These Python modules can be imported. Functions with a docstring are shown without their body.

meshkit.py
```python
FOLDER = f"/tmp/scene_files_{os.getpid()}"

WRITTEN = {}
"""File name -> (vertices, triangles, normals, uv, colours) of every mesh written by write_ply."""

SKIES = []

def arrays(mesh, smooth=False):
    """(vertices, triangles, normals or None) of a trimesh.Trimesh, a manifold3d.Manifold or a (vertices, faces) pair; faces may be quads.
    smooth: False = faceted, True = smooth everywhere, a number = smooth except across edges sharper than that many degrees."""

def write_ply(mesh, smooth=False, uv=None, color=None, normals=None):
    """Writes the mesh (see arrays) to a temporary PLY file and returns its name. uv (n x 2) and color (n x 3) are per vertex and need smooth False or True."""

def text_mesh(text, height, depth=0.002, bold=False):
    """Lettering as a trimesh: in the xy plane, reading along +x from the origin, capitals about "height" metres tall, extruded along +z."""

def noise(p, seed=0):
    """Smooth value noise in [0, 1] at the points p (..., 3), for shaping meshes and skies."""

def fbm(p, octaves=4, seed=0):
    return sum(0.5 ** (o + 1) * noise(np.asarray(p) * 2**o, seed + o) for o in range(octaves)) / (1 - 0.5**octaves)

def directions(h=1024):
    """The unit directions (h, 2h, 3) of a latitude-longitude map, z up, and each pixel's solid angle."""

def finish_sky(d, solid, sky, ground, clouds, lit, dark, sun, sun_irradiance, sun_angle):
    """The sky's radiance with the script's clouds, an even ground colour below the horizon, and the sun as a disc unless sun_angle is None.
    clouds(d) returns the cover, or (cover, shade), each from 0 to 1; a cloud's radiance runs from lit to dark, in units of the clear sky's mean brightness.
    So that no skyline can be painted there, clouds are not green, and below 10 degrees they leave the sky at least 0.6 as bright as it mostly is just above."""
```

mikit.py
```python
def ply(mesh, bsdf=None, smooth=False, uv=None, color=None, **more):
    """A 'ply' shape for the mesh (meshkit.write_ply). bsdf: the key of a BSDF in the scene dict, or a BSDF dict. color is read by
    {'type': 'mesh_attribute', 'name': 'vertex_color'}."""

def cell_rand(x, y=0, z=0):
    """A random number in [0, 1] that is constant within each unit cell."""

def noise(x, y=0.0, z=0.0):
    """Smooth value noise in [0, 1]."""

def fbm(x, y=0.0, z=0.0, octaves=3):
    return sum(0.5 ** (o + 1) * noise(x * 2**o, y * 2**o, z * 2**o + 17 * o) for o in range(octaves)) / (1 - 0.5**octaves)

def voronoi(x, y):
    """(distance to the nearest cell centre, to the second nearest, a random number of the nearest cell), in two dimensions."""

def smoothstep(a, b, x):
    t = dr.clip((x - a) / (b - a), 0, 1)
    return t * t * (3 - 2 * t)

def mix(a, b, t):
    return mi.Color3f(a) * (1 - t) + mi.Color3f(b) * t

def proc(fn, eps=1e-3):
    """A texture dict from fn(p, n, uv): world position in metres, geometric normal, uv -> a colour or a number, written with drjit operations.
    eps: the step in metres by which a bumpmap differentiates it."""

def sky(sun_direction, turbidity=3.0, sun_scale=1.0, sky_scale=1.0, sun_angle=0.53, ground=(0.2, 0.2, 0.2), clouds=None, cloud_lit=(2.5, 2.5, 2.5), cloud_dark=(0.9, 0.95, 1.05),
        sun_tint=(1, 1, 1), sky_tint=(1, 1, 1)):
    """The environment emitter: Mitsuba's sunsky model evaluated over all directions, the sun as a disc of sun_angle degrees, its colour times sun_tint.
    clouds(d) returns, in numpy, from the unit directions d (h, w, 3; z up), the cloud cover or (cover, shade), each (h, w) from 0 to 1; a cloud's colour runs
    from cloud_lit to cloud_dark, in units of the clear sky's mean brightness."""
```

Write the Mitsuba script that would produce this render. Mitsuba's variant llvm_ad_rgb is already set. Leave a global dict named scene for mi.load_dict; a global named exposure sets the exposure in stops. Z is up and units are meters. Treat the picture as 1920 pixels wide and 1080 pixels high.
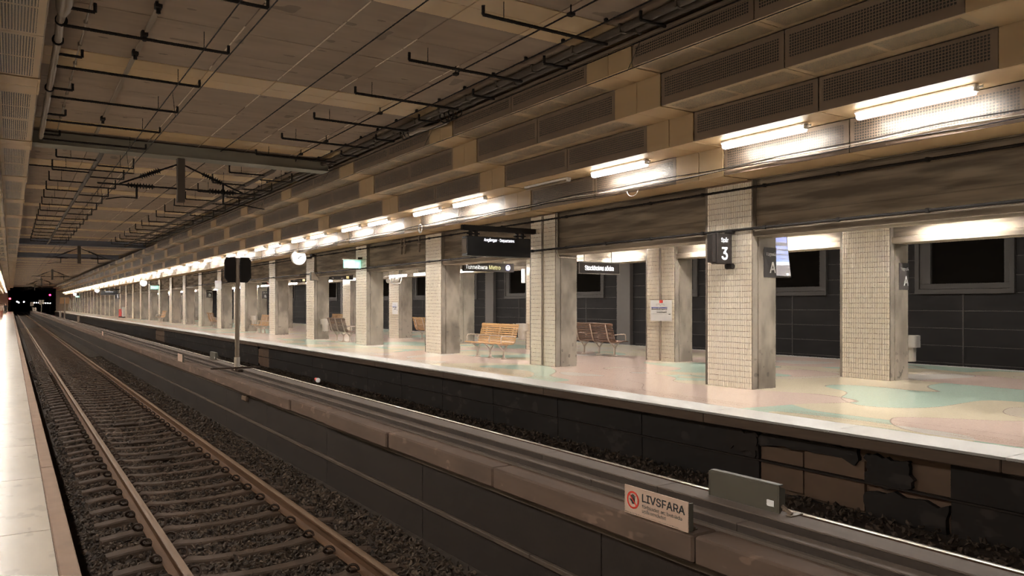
import math, random
import numpy as np, trimesh, mitsuba as mi, drjit as dr
import manifold3d as m3
from shapely.geometry import Polygon, Point, LineString, box as sbox
from shapely.ops import unary_union
import mikit, meshkit
from mikit import proc, noise, fbm, cell_rand, smoothstep, mix

T = mi.ScalarTransform4f
rnd = random.Random(7)
rng = np.random.default_rng(7)
scene, labels = {}, {}

# ------------------------------------------------------------------ camera, light, exposure
# x: across the tracks (right +), y: along the tracks, z: up; the lens is the origin, 1.63 m above the near platform
TH = math.atan(939 / 1437.0)
scene['camera'] = {'type': 'perspective', 'fov': math.degrees(2 * math.atan(960 / 1437.0)), 'fov_axis': 'x', 'near_clip': 0.05, 'far_clip': 2000.0,
                   'principal_point_offset_y': -31 / 1080.0,
                   'to_world': T().look_at(origin=[0, 0, 0], target=[math.sin(TH), math.cos(TH), 0], up=[0, 0, 1])}
exposure = 2.32
LAMP = 60.0                       # radiance of the batten lamps
LAMP_RGB = (1.0, 0.955, 0.885)
MODULE = 6.0                      # the station repeats every six metres
END = 212.0                       # where the platforms end
FLOOR = -1.544                    # far platform
NEAR_FLOOR = -1.63
RAILTOP = -2.367

# ------------------------------------------------------------------ helpers
cnt = {}
def num(name):
    n = cnt.get(name, 0)
    cnt[name] = n + 1
    return name if n == 0 else f'{name}_{n:03d}'

def ordinal(n):
    w = ['first', 'second', 'third', 'fourth', 'fifth', 'sixth', 'seventh', 'eighth', 'ninth', 'tenth', 'eleventh', 'twelfth', 'thirteenth', 'fourteenth', 'fifteenth', 'sixteenth']
    return w[n - 1]

def tag(key, label=None, cat=None, group=None, kind=None):
    d = labels.setdefault(key, {})
    for k, v in (('label', label), ('category', cat), ('group', group), ('kind', kind)):
        if v: d[k] = v
    return key

def ply(mesh, bsdf, smooth=False, **kw):
    return mikit.ply(mesh, 'material_' + bsdf, smooth=smooth, **kw)

def put(key, shape, M=None):
    scene[key] = shape if M is None else {**shape, 'to_world': M}
    return key

def thing(name, label=None, cat=None, group=None, kind=None):
    k = num(name)
    tag(k, label, cat, group, kind)
    return k

def part(parent, name, shape, M=None, label=None, kind=None):
    k = num(parent + '__' + name)
    put(k, shape, M)
    if label or kind: tag(k, label, None, None, kind)
    return k

def emit(rgb, w=1.0):
    return {'type': 'area', 'radiance': {'type': 'rgb', 'value': [float(c) for c in rgb]}, 'sampling_weight': float(w)}

def bx(x0, x1, y0, y1, z0, z1):
    m = trimesh.creation.box(extents=[x1 - x0, y1 - y0, z1 - z0])
    m.apply_translation([(x0 + x1) / 2, (y0 + y1) / 2, (z0 + z1) / 2])
    return m

def cbox(x0, x1, y0, y1, z0, z1, c=0.006):
    p = []
    for x, sx in ((x0, 1), (x1, -1)):
        for y, sy in ((y0, 1), (y1, -1)):
            for z, sz in ((z0, 1), (z1, -1)):
                p += [(x, y + sy * c, z + sz * c), (x + sx * c, y, z + sz * c), (x + sx * c, y + sy * c, z)]
    return trimesh.convex.convex_hull(np.array(p))

def cat(*ms):
    ms = [m for g in ms for m in (g if isinstance(g, (list, tuple)) else [g])]
    return trimesh.util.concatenate(ms)

def extr_y(poly, y0, y1):
    """A polygon in (x, z) carried along y."""
    m = trimesh.creation.extrude_polygon(poly if isinstance(poly, Polygon) else Polygon(poly), y1 - y0, engine='earcut')
    v = m.vertices
    return trimesh.Trimesh(np.stack([v[:, 0], v[:, 2] + y0, v[:, 1]], 1), m.faces[:, ::-1], process=False)

def extr_x(poly, x0, x1):
    """A polygon in (y, z) carried along x."""
    m = trimesh.creation.extrude_polygon(poly if isinstance(poly, Polygon) else Polygon(poly), x1 - x0, engine='earcut')
    v = m.vertices
    return trimesh.Trimesh(np.stack([v[:, 2] + x0, v[:, 0], v[:, 1]], 1), m.faces, process=False)

def extr_z(poly, z0, z1):
    m = trimesh.creation.extrude_polygon(poly if isinstance(poly, Polygon) else Polygon(poly), z1 - z0, engine='earcut')
    m.apply_translation([0, 0, z0])
    return m

def tube(pts, r, n=8, closed=False):
    p = np.asarray(pts, float)
    t = np.roll(p, -1, 0) - np.roll(p, 1, 0) if closed else np.gradient(p, axis=0)
    t /= np.linalg.norm(t, axis=1, keepdims=True) + 1e-12
    a = np.zeros_like(p)
    ref = np.array([0, 0, 1.0]) if abs(t[0, 2]) < 0.9 else np.array([1.0, 0, 0])
    prev = ref
    for i in range(len(p)):
        w = prev - t[i] * np.dot(prev, t[i])
        if np.linalg.norm(w) < 1e-6:
            w = np.cross(t[i], [1.0, 0.3, 0.2])
        a[i] = w / np.linalg.norm(w)
        prev = a[i]
    b = np.cross(t, a)
    ang = np.arange(n) * 2 * np.pi / n
    rr = np.broadcast_to(r, (len(p),))[:, None, None]
    v = (p[:, None] + rr * (np.cos(ang)[None, :, None] * a[:, None] + np.sin(ang)[None, :, None] * b[:, None])).reshape(-1, 3)
    f = []
    L = len(p)
    for i in range(L if closed else L - 1):
        for j in range(n):
            A, B = i * n + j, i * n + (j + 1) % n
            C, D = ((i + 1) % L) * n + (j + 1) % n, ((i + 1) % L) * n + j
            f += [(A, B, C), (A, C, D)]
    if not closed:
        for j in range(1, n - 1):
            f += [(0, j + 1, j), ((L - 1) * n, (L - 1) * n + j, (L - 1) * n + j + 1)]
    return trimesh.Trimesh(v, f, process=False)

def cyl(p0, p1, r, n=16):
    return tube([p0, p1], r, n)

def lathe(prof, n=24):
    """(radius, z) profile turned about z."""
    m = trimesh.creation.revolve(np.array(prof, float), sections=n)
    m.fix_normals()
    return m

def shift(m, x=0, y=0, z=0):
    m = m.copy(); m.apply_translation([x, y, z]); return m

def at(x=0, y=0, z=0):
    return T().translate([float(x), float(y), float(z)])

def face_my(m, x, y, z):
    """A mesh in the xy plane, stood up to face -y (read along +x)."""
    v = m.vertices
    return trimesh.Trimesh(np.stack([v[:, 0] + x, y - v[:, 2], v[:, 1] + z], 1), m.faces, process=False)

def face_mx(m, x, y, z):
    """The same to face -x (read along -y)."""
    v = m.vertices
    return trimesh.Trimesh(np.stack([x - v[:, 2], y - v[:, 0], v[:, 1] + z], 1), m.faces, process=False)

def text(s, h, depth=0.003, bold=False, centre=True):
    m = meshkit.text_mesh(s, h, depth, bold)
    if centre:
        m.apply_translation([-(m.bounds[0][0] + m.bounds[1][0]) / 2, 0, 0])
    return m

def flat(poly, depth=0.003):
    gs = getattr(poly, 'geoms', [poly])
    return cat([trimesh.creation.extrude_polygon(g, depth, engine='earcut') for g in gs])

# ------------------------------------------------------------------ materials
def rgb(*c): return {'type': 'rgb', 'value': list(c)}
def mat(name, color, rough=0.6, metal=0.0, spec=0.4, bump=None, bscale=1.0, rtex=None, eps=1e-3, **kw):
    b = {'type': 'principled', 'base_color': proc(color) if callable(color) else rgb(*color), 'roughness': proc(rtex) if rtex else rough, 'metallic': metal, 'specular': spec, **kw}
    if bump: b = {'type': 'bumpmap', 'arbitrary': proc(bump, eps), 'scale': bscale, 'bsdf': b}
    scene['material_' + name] = {'type': 'twosided', 'bsdf': b}

mat('black_metal', (0.012, 0.010, 0.009), 0.75, spec=0.12)
mat('black_gloss', (0.008, 0.008, 0.009), 0.25)
mat('pipe_grey', (0.17, 0.13, 0.095), 0.45)
mat('beige_paint', lambda p, n, uv: mix((0.40, 0.275, 0.15), (0.33, 0.225, 0.118), fbm(p.x * 1.3, p.y * 1.3, p.z * 1.3, 3)), 0.5)
mat('ceiling_plank', lambda p, n, uv: mix((0.215, 0.155, 0.112), (0.165, 0.118, 0.083), fbm(p.x * 0.9 + 40, p.y * 4.5, 3.0, 4)) * (1 - 0.35 * smoothstep(0.88, 0.92, noise(p.x * 3.1, p.y * 5.3, 7.0))), 0.8)
mat('dark_gap', (0.007, 0.006, 0.005), 0.95, spec=0.0)

def holes_at(u, v, L, H, mu, mv, pitch):
    inside = (u > mu) & (u < L - mu) & (v > mv + 0.045) & (v < H - mv)
    a, b = u / pitch, v / pitch
    da, db = a - dr.floor(a) - 0.5, b - dr.floor(b) - 0.5
    return dr.select(inside, 1 - smoothstep(0.30, 0.38, dr.maximum(abs(da), abs(db))), 0.0)
def perf_face(H):
    return lambda p, n, uv: mix((0.150, 0.104, 0.069), (0.008, 0.006, 0.005), holes_at(uv.x, uv.y, 2.42, H, 0.075, 0.07, 0.041)) * (0.93 + 0.14 * noise(p.y * 0.9, p.z * 2, p.x))
mat('perforated_tall', perf_face(0.51), 0.5)
mat('perforated_low', perf_face(0.37), 0.5)
def slots(p, n, uv):
    a = uv.y / 0.036
    d = abs(a - dr.floor(a) - 0.5)
    inside = (uv.x > 0.10) & (uv.x < 2.32) & (uv.y > 0.09) & (uv.y < 0.55) & (abs(uv.x - 1.21) > 0.03)
    return mix((0.34, 0.245, 0.145), (0.035, 0.026, 0.018), dr.select(inside, 1 - smoothstep(0.2, 0.3, d), 0.0))
mat('slotted_soffit', slots, 0.5)

mat('pillar_concrete', lambda p, n, uv: mix((0.205, 0.172, 0.136), (0.10, 0.081, 0.062), smoothstep(0.38, 0.72, fbm(p.x * 2.6, p.y * 2.6, p.z * 1.1, 4))) * (1 - 0.45 * smoothstep(0.70, 0.75, fbm(p.x * 9, p.y * 9 + 5, p.z * 7, 2)) * smoothstep(-0.2, -1.5, p.z)),
    0.75, bump=lambda p, n, uv: fbm(p.x * 14, p.y * 14, p.z * 9, 3), bscale=0.006)
mat('beam_concrete', lambda p, n, uv: mix((0.24, 0.195, 0.145), (0.09, 0.069, 0.05), smoothstep(0.3, 0.7, fbm(p.x * 2, p.y * 0.9, p.z * 7, 5))) * (1 - 0.35 * smoothstep(0.47, 0.5, abs((p.z - 1.62) / 0.62 - dr.floor((p.z - 1.62) / 0.62) - 0.5))),
    0.85, bump=lambda p, n, uv: fbm(p.x * 8, p.y * 5, p.z * 14, 3), bscale=0.008)
def tile_col(p):
    i, j = dr.floor(p.y / 0.0525), dr.floor((p.z - FLOOR) / 0.105)
    return mix((0.84, 0.77, 0.64), (0.75, 0.67, 0.53), 0.75 * cell_rand(i, j, 3) * cell_rand(i, j, 9) + 0.35 * noise(p.y * 1.7, p.z * 1.1, 2))
mat('wall_tile', lambda p, n, uv: tile_col(p), 0.28, spec=0.5)
mat('tile_grout', (0.26, 0.18, 0.12), 0.9)
def tile_far(p, n, uv):
    b = (p.z - FLOOR) / 0.105
    g = 1 - smoothstep(0.03, 0.07, 0.5 - abs(b - dr.floor(b) - 0.5))
    return mix(tile_col(p), (0.30, 0.21, 0.14), 0.8 * g)
mat('wall_tile_far', tile_far, 0.3, spec=0.5)

def terrazzo(p, n, uv):
    wx = p.x * 0.62 + 0.8 * noise(p.x * 0.7, p.y * 0.6, 4) + 2.0
    wy = p.y * 0.52 + 0.8 * noise(p.x * 0.6 + 9, p.y * 0.55, 8) + 7.74
    a = noise(wx, wy, 1.5) * 6.0
    b = noise(p.x * 0.48 + 32, p.y * 0.42 + 11.9 + 0.8 * noise(p.x * 0.7, p.y * 0.6, 5), 6.5) * 4.0
    i, j = dr.floor(a), dr.floor(b)
    r = cell_rand(i * 3 + j * 7, j, 4)
    c = mix((0.375, 0.34, 0.30), (0.39, 0.335, 0.27), smoothstep(0.18, 0.19, r))
    c = mix(c, (0.385, 0.295, 0.25), smoothstep(0.36, 0.37, r))
    c = mix(c, (0.265, 0.325, 0.265), smoothstep(0.66, 0.67, r))
    c = mix(c, (0.39, 0.335, 0.245), smoothstep(0.84, 0.85, r))
    e = dr.minimum(abs(a - dr.floor(a + 0.5)), abs(b - dr.floor(b + 0.5)))
    c = mix(c, (0.20, 0.15, 0.12), 0.7 * (1 - smoothstep(0.004, 0.014, e)) * smoothstep(0.45, 0.55, noise(p.x * 0.9, p.y * 0.9, 3)))
    c = c * (0.83 + 0.09 * noise(p.x * 60, p.y * 60, 1))
    g = mi.Float(0)
    for gx in (9.29, 9.37, 9.47, 9.56):
        g = dr.maximum(g, 1 - smoothstep(0.006, 0.012, abs(p.x - gx)))
    seg = p.y / 2.4
    g = g * dr.select((seg - dr.floor(seg)) > 0.28, 0.8, 0.25)
    return mix(c, (0.22, 0.15, 0.10), g)
mat('terrazzo', terrazzo, 0.05, spec=0.9)
mat('edge_slab', lambda p, n, uv: mix((0.38, 0.365, 0.345), (0.33, 0.315, 0.295), fbm(p.x * 2, p.y * 1.2, 0, 4)), 0.35, spec=0.45)
mat('near_slab', lambda p, n, uv: mix((0.30, 0.255, 0.205), (0.26, 0.22, 0.175), fbm(p.x * 5, p.y * 2, 1, 4)) * (1 - 0.12 * smoothstep(0.66, 0.74, fbm(p.x * 9 + 3, p.y * 5, 2, 3))), 0.3, spec=0.5)
mat('kerb_stone', lambda p, n, uv: mix((0.19, 0.125, 0.088), (0.13, 0.086, 0.06), fbm(p.x * 6, p.y * 7, p.z * 9, 4)), 0.8, bump=lambda p, n, uv: fbm(p.x * 20, p.y * 14, p.z * 20, 3), bscale=0.006)
mat('lip_concrete', lambda p, n, uv: mix((0.115, 0.078, 0.054), (0.065, 0.045, 0.033), fbm(p.x * 6, p.y * 2.2, p.z * 12, 4)), 0.85)
mat('dark_cladding', lambda p, n, uv: mix((0.017, 0.012, 0.010), (0.010, 0.008, 0.007), fbm(p.x * 3, p.y * 1.1, p.z * 3, 3)) * (1 + 1.2 * smoothstep(0.66, 0.78, fbm(p.y * 3, p.z * 5, 3, 4))), 0.8)
mat('mid_cladding', lambda p, n, uv: mix((0.022, 0.0138, 0.010), (0.0145, 0.0095, 0.0072), fbm(p.x * 3, p.y * 0.9, p.z * 2.5, 3)) * (0.9 + 0.2 * noise(p.y * 90, p.z * 90, 1)), 0.8)
mat('mid_strip', lambda p, n, uv: mix((0.085, 0.06, 0.043), (0.045, 0.032, 0.024), fbm(p.y * 3, p.z * 20, 1, 3)), 0.8)
mat('bare_concrete', lambda p, n, uv: mix((0.14, 0.088, 0.058), (0.10, 0.064, 0.042), fbm(p.x * 4, p.y * 3, p.z * 5, 4)), 0.85)
mat('coping_concrete', lambda p, n, uv: mix((0.125, 0.08, 0.058), (0.072, 0.049, 0.037), fbm(p.x * 5, p.y * 2.1, p.z * 7, 4)) * (1 + 0.5 * smoothstep(0.68, 0.78, fbm(p.y * 6, p.z * 12, p.x * 5, 3))), 0.85,
    bump=lambda p, n, uv: fbm(p.x * 25, p.y * 18, p.z * 25, 3), bscale=0.004)
mat('step_concrete', lambda p, n, uv: mix((0.15, 0.118, 0.098), (0.10, 0.078, 0.065), fbm(p.x * 7, p.y * 2, p.z * 7, 4)), 0.8)
mat('shaded_duct_side', lambda p, n, uv: mix((0.05, 0.036, 0.029), (0.032, 0.024, 0.02), fbm(p.x * 7, p.y * 2, p.z * 7, 3)), 0.85)  # shade of the step risers put into a darker colour than the lids
mat('steel_strip', (0.20, 0.165, 0.14), 0.45, metal=0.5)
mat('track_ground', lambda p, n, uv: mix((0.022, 0.016, 0.012), (0.04, 0.028, 0.021), fbm(p.x * 16, p.y * 16, 0, 3)), 0.95)
mat('ballast_stone', lambda p, n, uv: mix((0.080, 0.055, 0.038), (0.024, 0.0165, 0.012), fbm(p.x * 11, p.y * 11, p.z * 11, 2)) * (0.35 + 1.2 * cell_rand(p.x / 0.055, p.y / 0.055, 1)), 0.85)
mat('sleeper_concrete', lambda p, n, uv: mix((0.064, 0.039, 0.025), (0.037, 0.024, 0.0165), fbm(p.x * 4, p.y * 6, 0, 4)), 0.85)
mat('rail_rust', lambda p, n, uv: mix((0.105, 0.054, 0.028), (0.062, 0.034, 0.02), fbm(p.x * 20, p.y * 2.5, p.z * 20, 3)), 0.75, spec=0.2)
mat('rail_polish', (0.15, 0.098, 0.064), 0.6, spec=0.2)
mat('rail_bright', (0.68, 0.62, 0.56), 0.3, metal=0.9)
mat('column_brown', (0.05, 0.037, 0.027), 0.7)
mat('batten_pale', (0.42, 0.34, 0.26), 0.6)
mat('clip_steel', (0.035, 0.022, 0.015), 0.7, spec=0.2)
mat('wall_dark', lambda p, n, uv: mix((0.030, 0.027, 0.0265), (0.022, 0.020, 0.0195), fbm(p.y * 1.2, p.z * 3, 1, 3)), 0.8, spec=0.12)
mat('wall_rib', (0.060, 0.053, 0.049), 0.7)
mat('wall_pilaster', (0.125, 0.110, 0.100), 0.75)
mat('steel', (0.60, 0.55, 0.50), 0.3, metal=0.9)
mat('bench_wood_shaded', lambda p, n, uv: mix((0.11, 0.055, 0.033), (0.075, 0.038, 0.024), fbm(p.y * 3, p.z * 40, p.x * 40, 3)), 0.45)  # darker copy of the bench wood, shade of the backs put into its colour
mat('bench_steel', (0.52, 0.45, 0.39), 0.35, metal=0.7)
mat('bench_wood', lambda p, n, uv: mix((0.47, 0.28, 0.125), (0.36, 0.20, 0.08), fbm(p.y * 3, p.z * 40, p.x * 40, 3)), 0.4)
mat('sign_dark', (0.030, 0.025, 0.023), 0.6, spec=0.1)
mat('sign_edge', (0.10, 0.09, 0.08), 0.5)
mat('white_paint', (0.78, 0.76, 0.72), 0.45)
mat('ink_white', (0.85, 0.85, 0.83), 0.5)
mat('ink_black', (0.02, 0.02, 0.022), 0.6)
mat('ink_red', (0.62, 0.045, 0.03), 0.5)
mat('ink_grey', (0.42, 0.42, 0.42), 0.6)
mat('ink_yellow', (0.85, 0.68, 0.16), 0.5)
mat('ink_blue', (0.03, 0.035, 0.22), 0.5)
mat('warning_plate', (0.50, 0.36, 0.28), 0.5)
mat('box_grey', (0.075, 0.068, 0.052), 0.5)
mat('beam_steel', lambda p, n, uv: mix((0.15, 0.138, 0.108), (0.12, 0.11, 0.085), fbm(p.x * 2, p.y * 3, p.z * 4, 3)), 0.6)
mat('beam_blue', (0.08, 0.082, 0.10), 0.6)
mat('cable_light', (0.62, 0.57, 0.50), 0.5)
mat('red_paint', (0.50, 0.03, 0.025), 0.4)
mat('cloth_pale', (0.62, 0.50, 0.44), 0.9)
mat('cloth_dark', (0.035, 0.03, 0.03), 0.9)
mat('cloth_red', (0.36, 0.14, 0.10), 0.9)
mat('skin', (0.55, 0.36, 0.27), 0.6)
mat('hair', (0.05, 0.035, 0.025), 0.7)
mat('rust_sign', (0.30, 0.17, 0.08), 0.7)

# ------------------------------------------------------------------ floors
def thing_structure(name):
    return thing(name, kind='structure')
fl = thing_structure('floor')                                   # the far platform
part(fl, 'terrazzo', ply(bx(9.07, 19.5, -8, END, FLOOR - 0.25, FLOOR), 'terrazzo'))
slab = ply(cbox(8.40, 9.065, 0.005, 1.995, FLOOR - 0.03, FLOOR + 0.001, 0.003), 'edge_slab')
for i in range(36):
    part(fl, 'edge_slab', slab, at(0, -6.25 + 2 * i, 0))
part(fl, 'edge_slab', ply(bx(8.40, 9.065, -6.25 + 72, END, FLOOR - 0.03, FLOOR + 0.001), 'edge_slab'), kind='stuff')
lip = ply(cbox(8.415, 8.70, 0.004, 3.996, FLOOR - 0.17, FLOOR - 0.031, 0.012), 'lip_concrete')
for i in range(18):
    part(fl, 'kerb_block', lip, at(0, -4.2 + 4 * i, 0))
part(fl, 'kerb_block', ply(bx(8.415, 8.70, -4.2 + 72, END, FLOOR - 0.17, FLOOR - 0.031), 'lip_concrete'), kind='stuff')
part(fl, 'edge_slab', ply(cbox(19.5, 19.8, -8, END, FLOOR - 0.2, FLOOR + 0.001, 0.01), 'edge_slab'))

nf = thing_structure('floor')                                   # the platform the photographer stands on
slabm = ply(cbox(-1.75, 0.239, 0.005, 1.995, NEAR_FLOOR - 0.05, NEAR_FLOOR, 0.003), 'near_slab')
slabw = ply(cbox(-4.0, -1.754, 0.002, 1.998, NEAR_FLOOR - 0.05, NEAR_FLOOR, 0.003), 'near_slab')
for i in range(33):
    part(nf, 'slab', slabm, at(0, -3.52 + 2 * i, 0))
part(nf, 'slab', ply(bx(-1.75, 0.240, 62.48, END, NEAR_FLOOR - 0.05, NEAR_FLOOR), 'near_slab'), kind='stuff')
part(nf, 'slab', ply(bx(-4.0, -1.754, -4, END, NEAR_FLOOR - 0.05, NEAR_FLOOR), 'near_slab'))
kerb = ply(cbox(0.243, 0.357, 0.003, 3.997, NEAR_FLOOR - 0.16, NEAR_FLOOR - 0.002, 0.009), 'kerb_stone')
for i in range(17):
    part(nf, 'kerb_block', kerb, at(0, -3.0 + 4 * i, 0))
part(nf, 'kerb_block', ply(cbox(0.243, 0.357, 65, END, NEAR_FLOOR - 0.16, NEAR_FLOOR - 0.002, 0.009), 'kerb_stone'), kind='stuff')
part(nf, 'base', ply(bx(-4, 0.242, -8, END, NEAR_FLOOR - 0.3, NEAR_FLOOR - 0.051), 'dark_cladding'))
nw = thing_structure('wall_left')
put(nw, ply(bx(0.10, 0.22, -8, END, -3.0, NEAR_FLOOR - 0.3), 'dark_cladding'))

# ------------------------------------------------------------------ track bed
xs = np.array([-0.1, 0.3, 0.62, 0.80, 1.0, 1.3, 1.7, 2.06, 2.4, 2.8, 3.1, 3.4, 3.75])
zs = np.array([-2.80, -2.80, -2.78, -2.62, -2.595, -2.59, -2.60, -2.605, -2.60, -2.59, -2.58, -2.535, -2.51])
def strip(xs, zs, ys):
    n, v, f = len(xs), [], []
    for y in ys:
        v += [(x, y, z) for x, z in zip(xs, zs)]
    for i in range(len(ys) - 1):
        for j in range(n - 1):
            a = i * n + j
            f += [(a, a + 1, a + n + 1), (a, a + n + 1, a + n)]
    return trimesh.Trimesh(v, f, process=False)
tb = thing_structure('track_bed')
put(tb, ply(strip(xs, zs, [-8, END + 150]), 'track_ground'))
tb2 = thing_structure('track_bed')
put(tb2, ply(strip([4.0, 5.0, 5.9, 7.4, 8.0, 8.9], [-2.62, -2.6, -2.6, -2.58, -2.55, -2.53], [-8, END + 150]), 'track_ground'))
tb3 = thing_structure('track_bed')
put(tb3, ply(strip([19.6, 20.5, 21.9, 22.1, 22.6], [-2.6, -2.6, -2.55, -1.95, -1.86], [-8, END]), 'track_ground'))

def stones(n, xr, yr, zf, size, seed, dens=None):
    g = np.random.default_rng(seed)
    protos = []
    for _ in range(10):
        q = g.normal(size=(8, 3)); q /= np.linalg.norm(q, axis=1, keepdims=True)
        q *= g.uniform(0.75, 1.15, (8, 1)) * np.array([1.0, 0.8, 0.62])
        protos.append(trimesh.convex.convex_hull(q))
    x = g.uniform(*xr, n)
    y = yr[0] + (yr[1] - yr[0]) * g.uniform(0, 1, n) ** (dens or 1.0)
    s = g.uniform(0.6, 1.25, n) * size
    V, F, at_ = [], [], 0
    which = g.integers(0, 10, n)
    for w in range(10):
        k = np.nonzero(which == w)[0]
        m = protos[w]
        ax = g.normal(size=(len(k), 4)); ax /= np.linalg.norm(ax, axis=1, keepdims=True)
        a, b, c, d = ax.T
        R = np.stack([1 - 2 * (c * c + d * d), 2 * (b * c - a * d), 2 * (b * d + a * c), 2 * (b * c + a * d), 1 - 2 * (b * b + d * d), 2 * (c * d - a * b), 2 * (b * d - a * c), 2 * (c * d + a * b), 1 - 2 * (b * b + c * c)], 1).reshape(-1, 3, 3)
        v = np.einsum('kij,nj->kni', R, m.vertices) * s[k][:, None, None]
        v += np.stack([x[k], y[k], zf(x[k]) + s[k] * 0.25], 1)[:, None]
        V.append(v.reshape(-1, 3)); F.append((m.faces[None] + (np.arange(len(k)) * len(m.vertices))[:, None, None]).reshape(-1, 3) + at_)
        at_ += len(V[-1])
    return trimesh.Trimesh(np.vstack(V), np.vstack(F), process=False)
zf1 = lambda x: np.interp(x, xs, zs)
ball = cat(stones(26000, (0.66, 3.62), (2.3, 16), zf1, 0.040, 1, 1.15), stones(12000, (0.7, 3.62), (16, 42), zf1, 0.05, 2, 1.2))
put(tag(num('track_ballast'), 'brown crushed stone ballast around the sleepers of the near track', 'ballast', kind='stuff'), ply(ball, 'ballast_stone'))
ball2 = cat(stones(5200, (7.52, 8.55), (2.6, 30), lambda x: np.interp(x, [7.4, 8.0, 8.9], [-2.58, -2.53, -2.47]), 0.045, 3), stones(1200, (7.52, 8.5), (30, 60), lambda x: x * 0 - 2.53, 0.06, 4))
put(tag(num('track_ballast'), 'dark stone ballast between the bright second rail and the far platform wall', 'ballast', kind='stuff'), ply(ball2, 'ballast_stone'))
ball3 = stones(1300, (22.02, 22.18), (2, 45), lambda x: np.interp(x, [21.9, 22.1, 22.6], [-2.5, -1.9, -1.80]), 0.10, 5)
put(tag(num('track_ballast'), 'dark rubble along the foot of the dark wall behind the far platform', 'rubble', kind='stuff'), ply(ball3, 'ballast_stone'))

# rails
HEAD = [(-0.036, -0.016), (-0.030, -0.011), (-0.015, -0.004), (0.015, -0.004), (0.030, -0.011), (0.036, -0.016), (0.036, -0.036), (0.010, -0.050), (0.009, -0.125), (0.030, -0.143), (0.075, -0.152), (0.075, -0.160), (-0.075, -0.160), (-0.075, -0.152), (-0.030, -0.143), (-0.009, -0.125), (-0.010, -0.050), (-0.036, -0.036)]
def rail(x, z, label, top='rail_polish'):
    k = thing('rail', label, 'rail')
    part(k, 'rail_body', ply(extr_y([(x + a, z + b) for a, b in HEAD], -6, END + 120), 'rail_rust', smooth=35))
    part(k, 'running_surface', ply(extr_y([(x - 0.034, z - 0.014), (x + 0.034, z - 0.014)] + [(x + a, z + 0.0015 - 8.5 * a * a) for a in np.linspace(0.034, -0.034, 11)], -6, END + 120), top, smooth=30), label='polished strip on top of the rail head')
rail(1.304, RAILTOP, 'rusty steel rail nearest the white near platform')
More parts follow.
